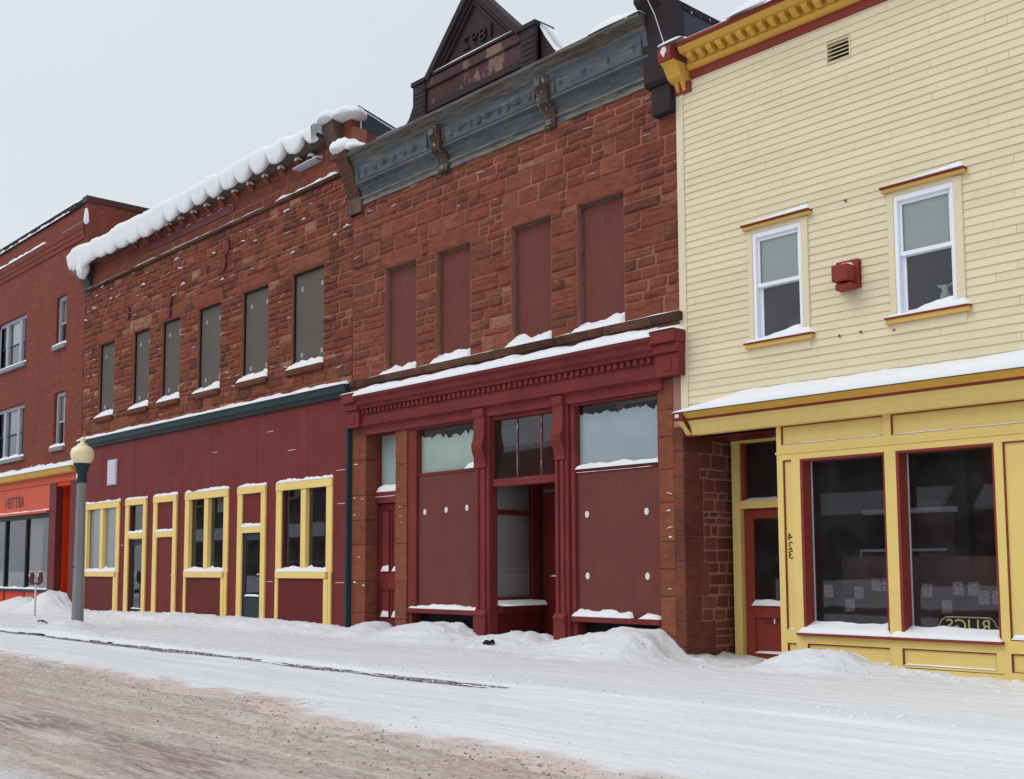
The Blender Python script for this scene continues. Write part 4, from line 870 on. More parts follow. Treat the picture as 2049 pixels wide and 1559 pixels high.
# the heavy scalloped roll of snow on its parapet
n = 560; xs_ = np.linspace(-37.75, -22.35, n); V = []; F = []
u_ = np.mod((xs_ + 28.14) / .825 + .5 + .22 * fbm(xs_ * .55, xs_ * 0, 29, 2), 1); lob = np.sqrt(np.clip(1 - (2 * u_ - 1) ** 2, 0, 1))            # 1 in a lobe, 0 in a notch
amp = np.interp(xs_, [-37.8, -34.5, -31.5, -29.5, -24, -22.3], [.03, .10, .20, .36, .40, .36]) * (1 + .45 * fbm(xs_ * 1.1, xs_ * 0, 19, 2))
low = np.interp(xs_, [-37.8, -37.0, -36.4, -35.6, -34, -31, -29.5, -25, -23.6, -22.35], [11.55, 11.35, 11.2, 11.38, 11.30, 11.26, 11.38, 11.42, 11.46, 11.5]) + .03 * fbm(xs_ * 7, xs_ * 0, 37, 2) + amp * (1 - lob)
top = np.interp(xs_, [-37.8, -37.4, -36.8, -34, -30, -25, -24.0, -23.2, -22.35], [11.75, 12.0, 12.14, 12.10, 12.08, 12.12, 12.10, 12.04, 12.08]) + .09 * fbm(xs_ * .9, xs_ * 0, 5, 3) + .03 * fbm(xs_ * 3.5, xs_ * 0, 6, 2)
rim = np.interp(xs_, [-37.8, -33, -30, -22.3], [.0, .3, .8, 1.0]); lmp = fbm(xs_ * 1.9, xs_ * 0 + 3, 23, 3)
for i in range(n):
    tp, lw, nb = top[i], low[i], 1 - lob[i]; e = min(1, (xs_[i] + 37.75) / .45) ** .5; mid = (tp + lw) / 2; k_ = nb * rim[i]; ww = .03 * fbm(np.array([xs_[i] * 4]), np.array([0.]), 8, 2)[0]
    tp = mid + (tp - mid) * max(e, .25)
    md = tp - .27 + .04 * lmp[i]; lw = min(lw, md - .04); dn = md - lw; ov = .06 * lmp[i]
    pr = [(.9, tp + .16), (.3, tp + .12), (-.15, tp + .04), (-.38 * e, tp - .02), (-.53 * e + ov, tp - .07), (-.60 * e + ov + ww, tp - .15), (-.59 * e + ov + ww, md), (-.57 * e + .6 * ov + .5 * ww, md - .5 * dn), (-.545 * e + .3 * ov, md - .88 * dn), (-.50 * e, lw), (-.40 * e, lw + .07), (-.1, lw + .45)]
    V += [(xs_[i], y, z) for y, z in pr]
K_ = 12
for i in range(n - 1):
    for k in range(K_ - 1): F.append((i * K_ + k, (i + 1) * K_ + k, (i + 1) * K_ + k + 1, i * K_ + k + 1))
F.append(tuple(range(K_))); F.append(tuple((n - 1) * K_ + k for k in range(K_)))
m = MB().add(V, F); blob(m, -36.45, -.40, 11.35, .30, .2, .2, 4, 10, 1.9)
tag(m.build('snow_roll', M['snow'], None, smooth=True), 'thick scalloped roll of snow overhanging the left sandstone parapet', 'snow', None, 'stuff')

# ================================================================== CREAM AND YELLOW CLAPBOARD BUILDING
Y_ = thing('clapboard_building', 'cream clapboard building with mustard yellow shop front and gold bracketed cornice', 'building', (-8, 0, 0))
YL, YR = -11.78, -2.5
yw = [(-10.40, -9.30, 4.90, 6.74), (-8.0, -6.90, 4.90, 6.74)]
holes = [(a + .01, b - .01, c_ - .16, d_ - .005) for a, b, c_, d_ in yw] + [(-8.88, -8.52, 8.96, 9.275)]
YW = wall('wall', M['siding'], Y_, YL, YR, 3.6, 9.75, [(a + .09, b - .1, 5.0, 6.69) for a, b, _, _ in yw] + [(-8.88, -8.52, 8.96, 9.275)], .02, .2)
bx('corner_board', M['siding'], Y_, YL - .004, YL + .145, -.03, .2, 4.0, 9.56, .006)
rg = random.Random(12); dz = .1177; kk = 0; zrow = 9.193 - 44 * dz
while zrow < 9.60:
    cut = sorted({YL + .147, YR} | {v for h in holes if h[2] < zrow + dz * .5 < h[3] for v in h[:2]})
    seams = [-10.205 if kk % 2 else -9.71 + (kk % 4) * .9, -7.28 if kk % 2 else -4.6, -5.3 if kk % 2 else -7.0 + (kk % 3) * .5] if kk % 4 < 3 else [-10.205 + rg.uniform(-.5, .5), -6.2]
    segs = []
    for a, b in zip(cut, cut[1:]):
        mid = (a + b) / 2
        if any(h[0] < mid < h[1] and h[2] < zrow + dz * .5 < h[3] for h in holes): continue
        pts = [a] + sorted(s for s in seams if a + .25 < s < b - .25) + [b]
        segs += list(zip(pts, pts[1:]))
    for a, b in segs:
        j = rg.uniform(-.0015, .0015); z0 = zrow + j; z1 = zrow + dz + .012; zt = min(z1, 9.62)
        g_ = .0018; w1, w2 = rg.uniform(-.0025, .0025), rg.uniform(-.0025, .0025); V = [(a + g_, -.017 - rg.uniform(0, .004), z0 + w1), (b - g_, -.017 - rg.uniform(0, .004), z0 + w2), (b - g_, -.003, zt), (a + g_, -.003, zt), (a + g_, .02, z0), (b - g_, .02, z0), (b - g_, .02, zt), (a + g_, .02, zt)]
        MB().add(V, [(0, 1, 2, 3), (0, 1, 5, 4), (1, 2, 6, 5), (0, 3, 7, 4), (2, 3, 7, 6)], rg.random()).build('clapboard', M['siding'], YW)
    zrow += dz; kk += 1
# vent under the eaves
Vn = MB().box(-8.905, -8.885, -.03, .1, 8.95, 9.285, .003).box(-8.515, -8.495, -.03, .1, 8.95, 9.285, .003).box(-8.885, -8.515, -.03, .1, 9.265, 9.285, .003).box(-8.885, -8.515, -.03, .1, 8.95, 8.965, .003).build('vent', M['siding'], Y_)
for q in range(5): MB().add([(-8.885, -.03, 8.975 + q * .06), (-8.515, -.03, 8.975 + q * .06), (-8.515, .05, 9.03 + q * .06), (-8.885, .05, 9.03 + q * .06), (-8.885, -.02, 8.968 + q * .06), (-8.515, -.02, 8.968 + q * .06), (-8.515, .06, 9.02 + q * .06), (-8.885, .06, 9.02 + q * .06)], [(0, 1, 2, 3), (4, 5, 6, 7), (0, 1, 5, 4), (2, 3, 7, 6)]).build('vent_slat', M['siding'], Vn)
bx('vent_back', M['coping'], Vn, -8.89, -8.51, .12, .14, 8.94, 9.29, 0)
# sash windows
for i, (a, b, c_, d_) in enumerate(yw):
    wn = bx('sash_window', M['siding'], Y_, a, a + .10, -.04, .02, 4.95, 6.74, .005, label='white sash window with a pitcher behind the glass' if i else None)
    bx('casing', M['siding'], wn, b - .12, b, -.04, .02, 4.95, 6.74, .005); bx('casing', M['siding'], wn, a + .10, b - .12, -.04, .02, 6.68, 6.78, .005)
    bx('head_moulding', M['gold_soft'], wn, a - .05, b + .07, -.10, .0, 6.745, 6.80, .008); bx('head_strip', M['red_clean'], wn, a - .06, b + .08, -.13, .0, 6.80, 6.825, .004)
    bx('sill', M['gold_soft'], wn, a - .05, b + .06, -.09, .06, 4.86, 4.93, .006); bx('sill_strip', M['red_clean'], wn, a - .06, b + .07, -.115, .06, 4.93, 4.95, .004); bx('sill_apron', M['siding'], wn, a, b, -.032, .0, 4.72, 4.86, .004)
    x0, x1 = a + .10, b - .12
    bx('frame', M['white'], wn, x0, x0 + .06, -.03, .1, 4.95, 6.68, .006); bx('frame', M['white'], wn, x1 - .05, x1, -.03, .1, 4.95, 6.68, .006); bx('frame', M['white'], wn, x0 + .06, x1 - .05, -.03, .1, 6.60, 6.68, .006)
    up = bx('upper_sash', M['white'], wn, x0 + .06, x0 + .10, .015, .05, 5.86, 6.60, .004); bx('sash_rail', M['white'], up, x1 - .09, x1 - .05, .015, .05, 5.86, 6.60, .004); bx('sash_rail', M['white'], up, x0 + .1, x1 - .09, .015, .05, 6.55, 6.60, .004); bx('sash_rail', M['white'], up, x0 + .06, x1 - .05, .0, .06, 5.81, 5.87, .004)
    lo = bx('lower_sash', M['white'], wn, x0 + .06, x0 + .12, .055, .09, 4.98, 5.82, .004); bx('sash_rail', M['white'], lo, x1 - .10, x1 - .05, .055, .09, 4.98, 5.82, .004); bx('sash_rail', M['white'], lo, x0 + .12, x1 - .1, .055, .09, 4.98, 5.04, .004)
    pane('glass', up, x0 + .10, x1 - .09, .035, 5.87, 6.55); pane('glass', lo, x0 + .12, x1 - .10, .075, 5.04, 5.81); bx('roller_shade', M['shade'], up, x0 + .09, x1 - .08, .07, .075, 5.80, 6.57, 0)
    room(wn, a + .05, b - .02, .12, 2.6, 4.9, 6.9)
bx('lamp_shade', M['room'], bpy.data.objects['sash_window'], -10.0, -9.55, .35, .7, 5.0, 5.35, .08)
# through-wall heater
H = bx('heater_vent', M['red_clean'], Y_, -8.80, -8.44, -.10, .0, 5.48, 5.90, .01)
bx('hood', M['red_clean'], H, -8.745, -8.49, -.32, -.1, 5.56, 5.80, .012); bx('hood_lip', M['red_clean'], H, -8.72, -8.46, -.27, -.1, 5.44, 5.53, .012)
for q in range(3): bx('grille_bar', M['deep_red'], H, -8.478 + .0, -8.436, -.09 + q * .028, -.075 + q * .028, 5.55, 5.86, .003)
for x, z in ((-8.65, 6.81), (-8.82, 4.832), (-8.472, 4.836), (-7.95, 4.78)): MB().disc(x, z, -.02, .018, 8, d=.02).build('bolt', M['oldwood'], Y_)
# upper cornice
bx('frieze_board', M['red_clean'], Y_, YL + .32, YR, -.035, .0, 9.575, 9.72, .004)
MB().sweep([(.0, 9.72), (-.06, 9.72), (-.10, 9.735), (-.12, 9.76), (-.12, 9.80), (0, 9.80)], YL + .32, YR).build('cornice_bed', M['gold'], Y_)
UC = MB().sweep([(0, 9.80), (-.10, 9.80), (-.10, 9.93), (-.30, 9.945), (-.34, 9.99), (-.36, 10.03), (0, 10.05)], YL + .32, YR).build('cornice', M['gold'], Y_)
MB().sweep([(0, 10.05), (-.38, 10.032), (-.40, 10.06), (-.40, 10.10), (0, 10.15)], YL + .32, YR).build('cornice_cap', M['red_clean'], Y_)
x = -11.36
while x < -4.5:
    o = MB().sweep([(-.095, 9.82), (-.14, 9.82), (-.24, 9.86), (-.27, 9.90), (-.27, 9.945), (-.095, 9.945)], x, x + .10).build('modillion', M['gold'], UC); x += .2
o = MB().sweep([(.0, 9.38), (-.05, 9.38), (-.06, 9.56), (-.0, 9.56)], YL - .02, YL + .33).build('bracket_plate', M['red_clean'], Y_)
E1 = MB().sweep([(.0, 9.56), (-.12, 9.57), (-.22, 9.62), (-.27, 9.70), (-.34, 9.80), (-.42, 9.84), (.0, 9.85)], YL - .01, YL + .28).build('end_bracket', M['gold'], Y_)
MB().sweep([(.0, 9.85), (-.44, 9.85), (-.46, 9.95), (-.44, 10.08), (-.34, 10.14), (.0, 10.16)], YL - .02, YL + .24).build('bracket_scroll', M['red_clean'], E1)
MB().prism([(YL + .05, 10.0), (YL + .09, 10.07), (YL + .15, 10.07), (YL + .17, 10.0), (YL + .11, 9.90)], -.475, -.45).build('shield_boss', M['washer'], E1)
for x in (YL + .03, YL + .16): MB().add([(x, -.13, 9.60), (x + .09, -.13, 9.60), (x + .075, -.055, 9.42), (x + .015, -.055, 9.42), (x, -.02, 9.60), (x + .09, -.02, 9.60), (x + .075, -.02, 9.42), (x + .015, -.02, 9.42)], [(0, 1, 2, 3), (0, 3, 7, 4), (1, 2, 6, 5), (2, 3, 7, 6)]).build('bracket_drop', M['gold'], E1)
# lower cornice over the shop
MB().sweep([(.0, 3.60), (-.17, 3.60), (-.20, 3.66), (-.24, 3.76), (-.30, 3.815), (.0, 3.815)], YL + .34, YR).build('shop_cornice', M['yellow'], Y_)
MB().sweep([(.0, 3.816), (-.32, 3.818), (-.33, 3.85), (.0, 3.85)], YL + .34, YR).build('cornice_stripe', M['red_clean'], Y_)
MB().sweep([(.0, 3.851), (-.345, 3.852), (-.40, 3.90), (-.43, 3.94), (0, 4.02)], YL + .34, YR).build('cornice_cap', M['gold'], Y_)
o = MB().sweep([(.0, 3.58), (-.12, 3.58), (-.14, 3.68), (-.30, 3.82), (.0, 3.82)], YL + .20, YL + .345).build('cornice_bracket', M['red_clean'], Y_)
MB().box(YL + .17, YL + .345, -.45, .0, 3.82, 3.96, .008).build('bracket_head', M['red_clean'], o); MB().box(YL + .21, YL + .29, -.458, -.45, 3.86, 3.92, .002).build('bracket_mark', M['washer'], o)
MB().sweep([(-.10, 3.60), (-.16, 3.62), (-.34, 3.81), (-.40, 3.815), (-.40, 3.80), (-.34, 3.78)], YL + .19, YL + .30).build('bracket_face', M['yellow'], o)
# shop front
sops = [(-9.55, -8.17, .50, 3.08), (-8.0, -6.615, .50, 3.08)]
SF = wall('shop_front', M['yellow'], Y_, -9.95, YR, -.3, 3.70, sops + [(-9.87, -8.18, 3.31, 3.60), (-8.06, -5.2, 3.30, 3.60), (-9.85, -9.695, .545, 3.08), (-9.845, -9.685, .125, .355), (-9.50, -8.18, .125, .36), (-8.0, -6.69, .135, .365), (-6.505, -5.3, .53, 3.08), (-6.505, -5.3, .13, .37)], -.03, .12)
def sunk(x0, x1, z0, z1): 
    p = bx('sunk_panel', M['yellow'], SF, x0 + .001, x1 - .001, .005, .11, z0, z1, 0)
    for a in ((x0, x0 + .018, z0, z1), (x1 - .008, x1, z0, z1), (x0 + .018, x1 - .008, z1 - .018, z1), (x0 + .018, x1 - .008, z0, z0 + .008)): bx('panel_bead', M['red_clean'], SF, a[0], a[1], -.016, .004, a[2], a[3], 0)
for a in ((-9.87, -8.18, 3.31, 3.60), (-8.06, -5.2, 3.30, 3.60), (-9.85, -9.695, .545, 3.08), (-9.845, -9.685, .125, .355), (-9.50, -8.18, .125, .36), (-8.0, -6.69, .135, .365), (-6.505, -5.3, .53, 3.08), (-6.505, -5.3, .13, .37)): sunk(*a)
MB().box(-9.97, YR, -.045, -.028, 3.17, 3.205, .004).build('band_moulding', M['yellow'], SF); MB().box(-9.55, -6.6, -.032, -.029, .10, .108).build('base_groove', M['black'], SF)
for i, (x0, x1, z0, z1) in enumerate(sops):
    wn = bx('shop_window', M['red_clean'], SF, x0, x0 + .045, -.029, .24, z0, z1, .003, label='large dark shop window with gilt lettering' if i else None)
    bx('reveal', M['red_clean'], wn, x1 - .03, x1, -.028, .24, z0, z1, .003); bx('reveal', M['red_clean'], wn, x0 + .045, x1 - .03, -.028, .24, z1 - .035, z1, .003); bx('bead', M['white_old'], wn, x0 + .045, x0 + .065, .19, .22, z0, z1 - .035, .003)
    pane('glass', wn, x0 + .045, x1 - .03, .205, z0, z1 - .035)
bx('shop_sill', M['red_clean'], SF, -9.64, -6.58, -.10, .25, .475, .515, .005)
room(Y_, -9.9, -3.2, .26, 5.5, .3, 3.4)
bx('display_backing', M['redcloth'], Y_, -9.5, -6.5, .95, 1.0, .45, 1.62, 0); bx('display_floor', M['room'], Y_, -9.6, -6.4, .25, 1.0, .40, .47, 0)
text_part('423', 'house_number', M['ink'], SF, -9.775, 2.0, .004, .1, .1, True, .004).hide_render = True
bpy.data.objects.remove(bpy.data.objects['house_number'])
for q, ch in enumerate('423'): text_part(ch, 'house_number', M['ink'], SF, -9.772 + .004 * q, 1.93 - q * .135, .004, .12, .075, True, .003)
bx('shelf_rail', M['white_old'], Y_, -9.45, -7.9, 1.5, 1.56, 2.28, 2.36, 0); bx('rack', M['white_old'], Y_, -9.3, -7.9, 1.15, 1.18, 1.70, 1.74, 0); bx('rack_leg', M['white_old'], Y_, -9.3, -9.27, 1.15, 1.18, .5, 1.70, 0); bx('hanging_rug', M['curtain'], Y_, -7.6, -6.9, 2.2, 2.22, 1.3, 2.6, 0); bx('hanging_rug', M['redcloth'], Y_, -9.0, -8.4, 2.4, 2.42, 1.2, 2.5, 0)
# gilt sign on the glass
SG = MB(); P = [(-7.62, .44), (-7.62, .66), (-7.56, .69), (-7.54, .75), (-7.46, .80), (-6.86, .80), (-6.80, .75), (-6.78, .69), (-6.72, .66), (-6.72, .44)]
SG.tube([(x, .198, z) for x, z in P], .007, 5); so = SG.build('gilt_sign', M['gilt'], SF); text_part('RUGS', 'lettering', M['gilt'], SF, -7.17, .69, .201, .17, .60, True, .003)
bx('sign_ground', M['black'], SF, -7.58, -6.76, .2035, .2045, .47, .79, 0)
# recessed entrance
bx('recess_ceiling', M['deep_red'], Y_, -11.78, -9.95, .0, 1.4, 3.60, 3.68, 0); bx('recess_wall', M['yellow'], Y_, -9.952, -9.90, .12, 1.3, -.3, 3.6, 0)
ED = bx('entrance_door', M['red_clean'], Y_, -11.49, -11.31, 1.22, 1.28, -.3, 2.44, .005)
bx('frame', M['yellow'], ED, -11.66, -11.50, 1.12, 1.3, -.3, 3.66, .006); bx('frame', M['yellow'], ED, -11.50, -9.96, 1.12, 1.3, 3.56, 3.66, .006); bx('frame', M['yellow'], ED, -11.50, -9.96, 1.12, 1.3, 2.45, 2.58, .006)
bx('stile', M['red_clean'], ED, -10.64, -10.46, 1.22, 1.28, -.3, 2.44, .005); bx('rail', M['red_clean'], ED, -11.31, -10.64, 1.22, 1.28, 2.28, 2.44, .005); bx('rail', M['red_clean'], ED, -11.31, -10.64, 1.22, 1.28, .64, .84, .005); bx('rail', M['red_clean'], ED, -11.31, -10.64, 1.22, 1.28, -.3, .06, .005)
bx('lower_panel', M['red_clean'], ED, -11.31, -10.64, 1.25, 1.28, .06, .64, 0); pane('door_glass', ED, -11.31, -10.64, 1.25, .84, 2.28); bx('transom_frame', M['red_clean'], ED, -11.50, -11.43, 1.17, 1.28, 2.58, 3.56, .004); pane('transom_glass', ED, -11.43, -9.98, 1.24, 2.58, 3.56)
bx('side_light', M['red_clean'], ED, -10.46, -9.96, 1.24, 1.28, -.3, 2.45, 0); bx('mail_slot', M['plum'], ED, -11.15, -10.86, 1.235, 1.25, .55, .63, .004); bx('slot_flap', M['washer'], ED, -10.95, -10.925, 1.225, 1.236, .55, .63, .003)
room(Y_, -11.7, -9.96, 1.31, 5, -.2, 3.6)
bx('roof', M['snow'], Y_, YL, YR, .2, 10, 9.7, 9.95, 0); bx('end_wall', M['siding'], Y_, YR - .2, YR, .2, 10, 0, 9.9, 0); bx('party_wall', M['siding'], Y_, YL + .001, YL + .1, .2, 9.8, 4.2, 9.7, 0)
# snow on this building
m = MB()
snow_cap(m, YL + .16, YR, -.47, .0, 3.945, .13, .30, 101, 1.1, .08, .12, .01); snow_cap(m, YL - .02, YL + .5, -.44, -.05, 10.12, .06, .16, 102, .15, .05, .3, .03)
snow_cap(m, YL + .32, -10.35, -.40, -.15, 10.10, .008, .02, 103, .2, .06, .5); snow_cap(m, -10.4, -8.9, -.42, .1, 10.09, .16, .34, 104, .5, .05, .3, .06)
for i, (a, b, c_, d_) in enumerate(yw):
    snow_cap(m, a - .05, b + .07, -.13, -.02, 6.825, .05, .09, 105 + i, .08, .04, .25, 0, (.12, 1.25)); snow_cap(m, a - .05, b + .06, -.115, .05, 4.95, .05, .12, 107 + i, .06, .04, .2, 0, (.55, 1.2)); snow_cap(m, a + .16, b - .14, -.05, .055, 4.97, .05, .17, 109 + i, .1, .04, .2, 0, (.25, 1.15))
snow_cap(m, -8.78, -8.5, -.28, .0, 5.80, .02, .1, 111, .08, .03, .5)
snow_cap(m, -9.62, -8.14, -.10, .2, .515, .06, .16, 112, .06, .05, .3); snow_cap(m, -8.16, -6.60, -.10, .2, .515, .05, .15, 113, .06, .05, .3); snow_cap(m, -6.5, -5.3, -.03, .0, .545, .04, .06, 114, .05, .05)
for a in ((-9.85, -8.2, 3.318), (-8.04, -5.2, 3.308), (-9.84, -9.70, .553), (-8.3, -8.19, .133), (-7.98, -6.70, .143)): snow_cap(m, a[0], a[1], -.027, .004, a[2], .012, .018, int(a[0] * -9), .05, .04, .6)
snow_cap(m, -11.36, -10.62, 1.19, 1.25, .84, .05, .09, 115, .04, .04, .3); snow_cap(m, -11.32, -10.64, 1.20, 1.25, .06, .03, .04, 116, .05, .05, .3); snow_cap(m, -11.48, -10.1, 1.16, 1.24, 2.58, .02, .05, 117, .1, .05, .3)
tag(m.build('ledge_snow', M['snow'], None, smooth=True), 'snow lying on the cornices and sills of the cream clapboard building', 'snow', None, 'stuff')

# things shown in the windows
J = MB().lathe(-7.30, .2, [(.03, 5.02), (.055, 5.03), (.075, 5.10), (.07, 5.18), (.045, 5.25), (.042, 5.29), (.052, 5.33), (.05, 5.33), (.035, 5.28), (.03, 5.1)], 18)
jr_ = thing('pitcher', 'white china pitcher standing on the sill inside the upper right sash window', 'pitcher', (-7.30, .2, 5.02)); J.build('body', M['pot'], jr_, smooth=True)
MB().tube([(-7.26, .2, 5.31), (-7.20, .2, 5.34), (-7.16, .2, 5.30), (-7.17, .2, 5.22), (-7.23, .2, 5.13)], .011, 8).build('handle', M['pot'], jr_, smooth=True); MB().prism([(-7.35, 5.29), (-7.41, 5.345), (-7.34, 5.34)], .17, .23).build('spout', M['pot'], jr_)
bx('stand', M['room'], bpy.data.objects['roller_shade.001'].parent.parent, -7.6, -7.0, .12, .3, 4.96, 5.02, 0)
cards = [(-9.33, 1.12), (-8.98, .92), (-8.83, 1.10), (-8.55, 1.22), (-8.38, 1.22), (-7.78, 1.15), (-7.50, .93), (-7.33, 1.18), (-7.12, 1.18), (-6.98, 1.06), (-6.80, 1.06)]
for i, (x, z) in enumerate(cards):
    o = MB().box(x - .075, x + .075, .30, .306, z - .09, z + .09, .001).build('display_card', M['card'], None)
    od = ['leftmost', 'second', 'third', 'fourth', 'fifth', 'sixth'][i if i < 5 else i - 5]
    tag(o, 'small square patterned card, %s from the left behind the %s yellow shop window' % (od, 'left' if i < 5 else 'right'), 'card', 'cards in the yellow shop windows')

# ================================================================== BRICK BUILDING WITH ORANGE SHOP
B = thing('brick_building', 'three storey red brick building with an orange shop front at the far end', 'building', (-46, 0, 0))
BR, BL = -37.2, -58
bw = [(-39.76, -38.84, 9.24, 11.0), (-39.72, -38.70, 5.67, 7.60), (-45.86, -42.72, 9.12, 11.0), (-45.80, -42.64, 5.60, 7.60), (-52.5, -49.4, 9.12, 11.0), (-52.5, -49.4, 5.6, 7.6)]
wall('wall', M['brick'], B, BL, BR, 4.6, 13.95, bw, 0, .3); bx('side_wall', M['brick'], B, BR - .3, BR - .001, .3, 14, 0, 13.95, 0); bx('rear', M['brick'], B, BL, BR - .3, 13.6, 14, 0, 13.9, 0)
bx('coping', M['coping'], B, BR - .34, BR + .05, -.07, 14, 13.85, 14.06, .01); bx('front_coping', M['tar'], B, BL, BR - .34, -.07, .35, 13.80, 14.02, .02)
MB().sweep([(.0, 12.62), (-.04, 12.62), (-.04, 12.78), (-.07, 12.80), (-.07, 12.95), (-.10, 12.97), (-.12, 13.15), (0, 13.2)], BL, BR - .15).build('brick_string_course', M['brick'], B)
for i, (a, b, c_, d_) in enumerate(bw):
    w_ = b - a; wn = bx('window', M['white_old'], B, a, a + .09, .10, .22, c_, d_, .004)
    bx('frame', M['white_old'], wn, b - .07, b, .10, .22, c_, d_, .004); bx('frame', M['white_old'], wn, a + .09, b - .07, .10, .22, d_ - .13, d_, .004); bx('sill', M['concrete'], wn, a - .12, b + .1, -.10, .2, c_ - .13, c_, .008)
    cols = [(a + .09, b - .07)] if w_ < 2 else [(a + .09, a + .72), (a + .95, b - .98), (b - .72, b - .07)]
    for p, q in cols:
        if w_ > 2: bx('mullion', M['white_old'], wn, p - .115, p, .08, .2, c_, d_ - .13, .004); bx('mullion', M['white_old'], wn, q, q + .115, .08, .2, c_, d_ - .13, .004)
        zm = (c_ + d_) / 2 - .05; bx('meeting_rail', M['white_old' if w_ < 2 else 'slate'], wn, p, q, .15, .19, zm - .03, zm + .03, .004); pane('pane', wn, p, q, .175, c_, d_ - .13)
        bx('blind', M['shade' if (q - p < 1.3 and i < 3) else 'blind_blue'], wn, p, q, .24, .25, zm - (.0 if q - p < 1.3 else .9), d_ - .1, 0)
    room(wn, a, b, .3, 2.5, c_, d_)
# orange shop front
MB().sweep([(.0, 4.70), (-.22, 4.70), (-.26, 4.74), (-.32, 4.88), (0, 4.92)], BL, BR - .05).build('shop_cornice', M['gold'], B)
bx('fascia', M['orange'], B, BL, BR - .08, -.06, .02, 4.44, 4.70, .006)
for a, b in ((-46.6, -44.39), (-44.36, -42.05), (-42.02, -39.76), (-49.0, -46.63)): bx('sign_panel', M['orange'], B, a, b, -.02, .05, 3.52, 4.44, .006)
text_part('ARTTEH', 'sign_lettering', M['letters'], B, -43.24, 3.93, -.02, .42, 1.95, True, .012)
bx('window_head', M['orange'], B, -50, -39.70, -.14, .05, 3.44, 3.52, .006); bx('head_rail', M['black'], B, -50, -39.74, -.0, .1, 3.28, 3.435, .004)
for a, b in ((-46.4, -44.30), (-44.14, -42.10), (-41.98, -39.76)): pane('shop_glass', B, a, b, .07, .78, 3.28)
for x in (-44.22, -42.04, -46.5): bx('mullion', M['black'], B, x - .07, x + .07, .0, .12, .3, 3.28, .006)
bx('shop_sill', M['black'], B, -50, -39.76, -.06, .12, .68, .78, .006); bx('stall_riser', M['orange_hot'], B, -50, -42.05, .02, .12, -.2, .68, 0); bx('stall_riser', M['orange'], B, -42.04, -39.70, .0, .12, -.2, .68, .004)
bx('pilaster', M['plum'], B, -39.74, -39.12, -.05, .2, -.2, 4.44, .008); bx('pilaster', M['plum'], B, -37.90, BR - .01, -.04, .2, -.2, 4.44, .008)
bx('recess_side', M['orange_hot'], B, -39.12, -39.06, .2, 1.1, -.2, 4.44, 0); bx('recess_back', M['orange_hot'], B, -39.06, -37.9, .9, 1.0, -.2, 4.44, 0); bx('side_entrance', M['orange_hot'], B, -38.95, -38.1, .84, .9, -.2, 2.6, .006); bx('recess_head', M['orange_hot'], B, -39.12, -37.9, -.02, 1.0, 4.30, 4.44, 0)
MB().lathe(-38.05, .75, [(.0, 2.84), (.06, 2.86), (.08, 2.93), (.06, 3.0), (.0, 3.02)], 10).build('wall_lamp', M['washer'], B)
room(B, -50, -39.8, .16, 4.5, .3, 4.3)
bx('curtain', M['curtain'], B, -43.9, -42.3, .7, .72, 1.2, 3.2, 0); 
m = MB(); lf = random.Random(3)
for k in range(90):
    x, z, y = lf.gauss(-43.3, .55), abs(lf.gauss(0, .22)) + .85, lf.uniform(.2, .5); a_ = lf.random() * 6.28; s = lf.uniform(.05, .12)
    m.add([(x, y, z), (x + s * math.cos(a_), y + .02, z + s * .6), (x + s * 1.6 * math.cos(a_), y, z + s * math.sin(a_)), (x + s * .6, y - .02, z + s * .2)], [(0, 1, 2, 3)])
po = m.build('potted_plant', M['leafy'], None); tag(po, 'low green plant inside the orange shop window', 'plant')
m = MB(); snow_cap(m, BL, BR - .08, -.32, .0, 4.90, .08, .24, 121, .1, .1, .3); snow_cap(m, -50, -39.70, -.14, .0, 3.52, .03, .05, 122, .1, .08, .5); snow_cap(m, -50, -39.77, -.06, .06, .78, .04, .07, 123, .1, .08, .5)
for i, (a, b, c_, d_) in enumerate(bw): snow_cap(m, a - .12, b + .1, -.10, .12, c_, .05, .14, 124 + i, .06, .06, .5)
snow_cap(m, -52, -40.8, -.12, .0, 13.17, .07, .13, 131, .3, .08, .8); snow_cap(m, -39.2, -37.4, -.12, .0, 13.17, .01, .03, 132, .3, .06, .9); snow_cap(m, BL, -38.1, -.07, .3, 14.02, .07, .14, 133, .2, .1, .9); snow_cap(m, BL, -38.6, -.085, -.06, 13.82, .06, .07, 134, .2, .08, 1.2); blob(m, -37.25, -.03, 13.2, .1, .08, .45, 3, 6)
tag(m.build('ledge_snow', M['snow'], None, smooth=True), 'snow on the parapet, sills and shop cornice of the brick building', 'snow', None, 'stuff')

# ================================================================== STREET FURNITURE
LX, LY = -27.93, -3.57
L_ = thing('street_lamp', 'grey concrete lamp post with cream acorn globe rising from a snow mound', 'street lamp', (LX, LY, 0))
MB().lathe(LX, LY, [(.155, -.1), (.15, .6), (.115, 3.6), (.11, 3.66)], 8).build('post', M['concrete'], L_)
MB().lathe(LX, LY, [(.125, 3.62), (.135, 3.66), (.12, 3.70), (.115, 3.86), (.15, 3.92), (.16, 4.02), (.20, 4.06), (.21, 4.10), (.0, 4.10)], 16).build('collar', M['lampgreen'], L_)
bx('tag', M['washer'], L_, LX - .02, LX + .05, LY - .135, LY - .12, 3.72, 3.83, .003)
MB().lathe(LX, LY, [(.17, 4.09), (.21, 4.12), (.27, 4.25), (.285, 4.36), (.25, 4.47), (.17, 4.53), (.13, 4.55), (.14, 4.57), (.09, 4.60), (.06, 4.62), (.05, 4.64), (.075, 4.68), (.07, 4.72), (.03, 4.76), (.0, 4.765)], 24).build('globe', M['globe'], L_, smooth=True)
MB().disc(LX + .02, 1.55, LY - .13, .02, 8, d=.02).build('bolt', M['black'], L_)
PX, PY = -36.25, -1.65
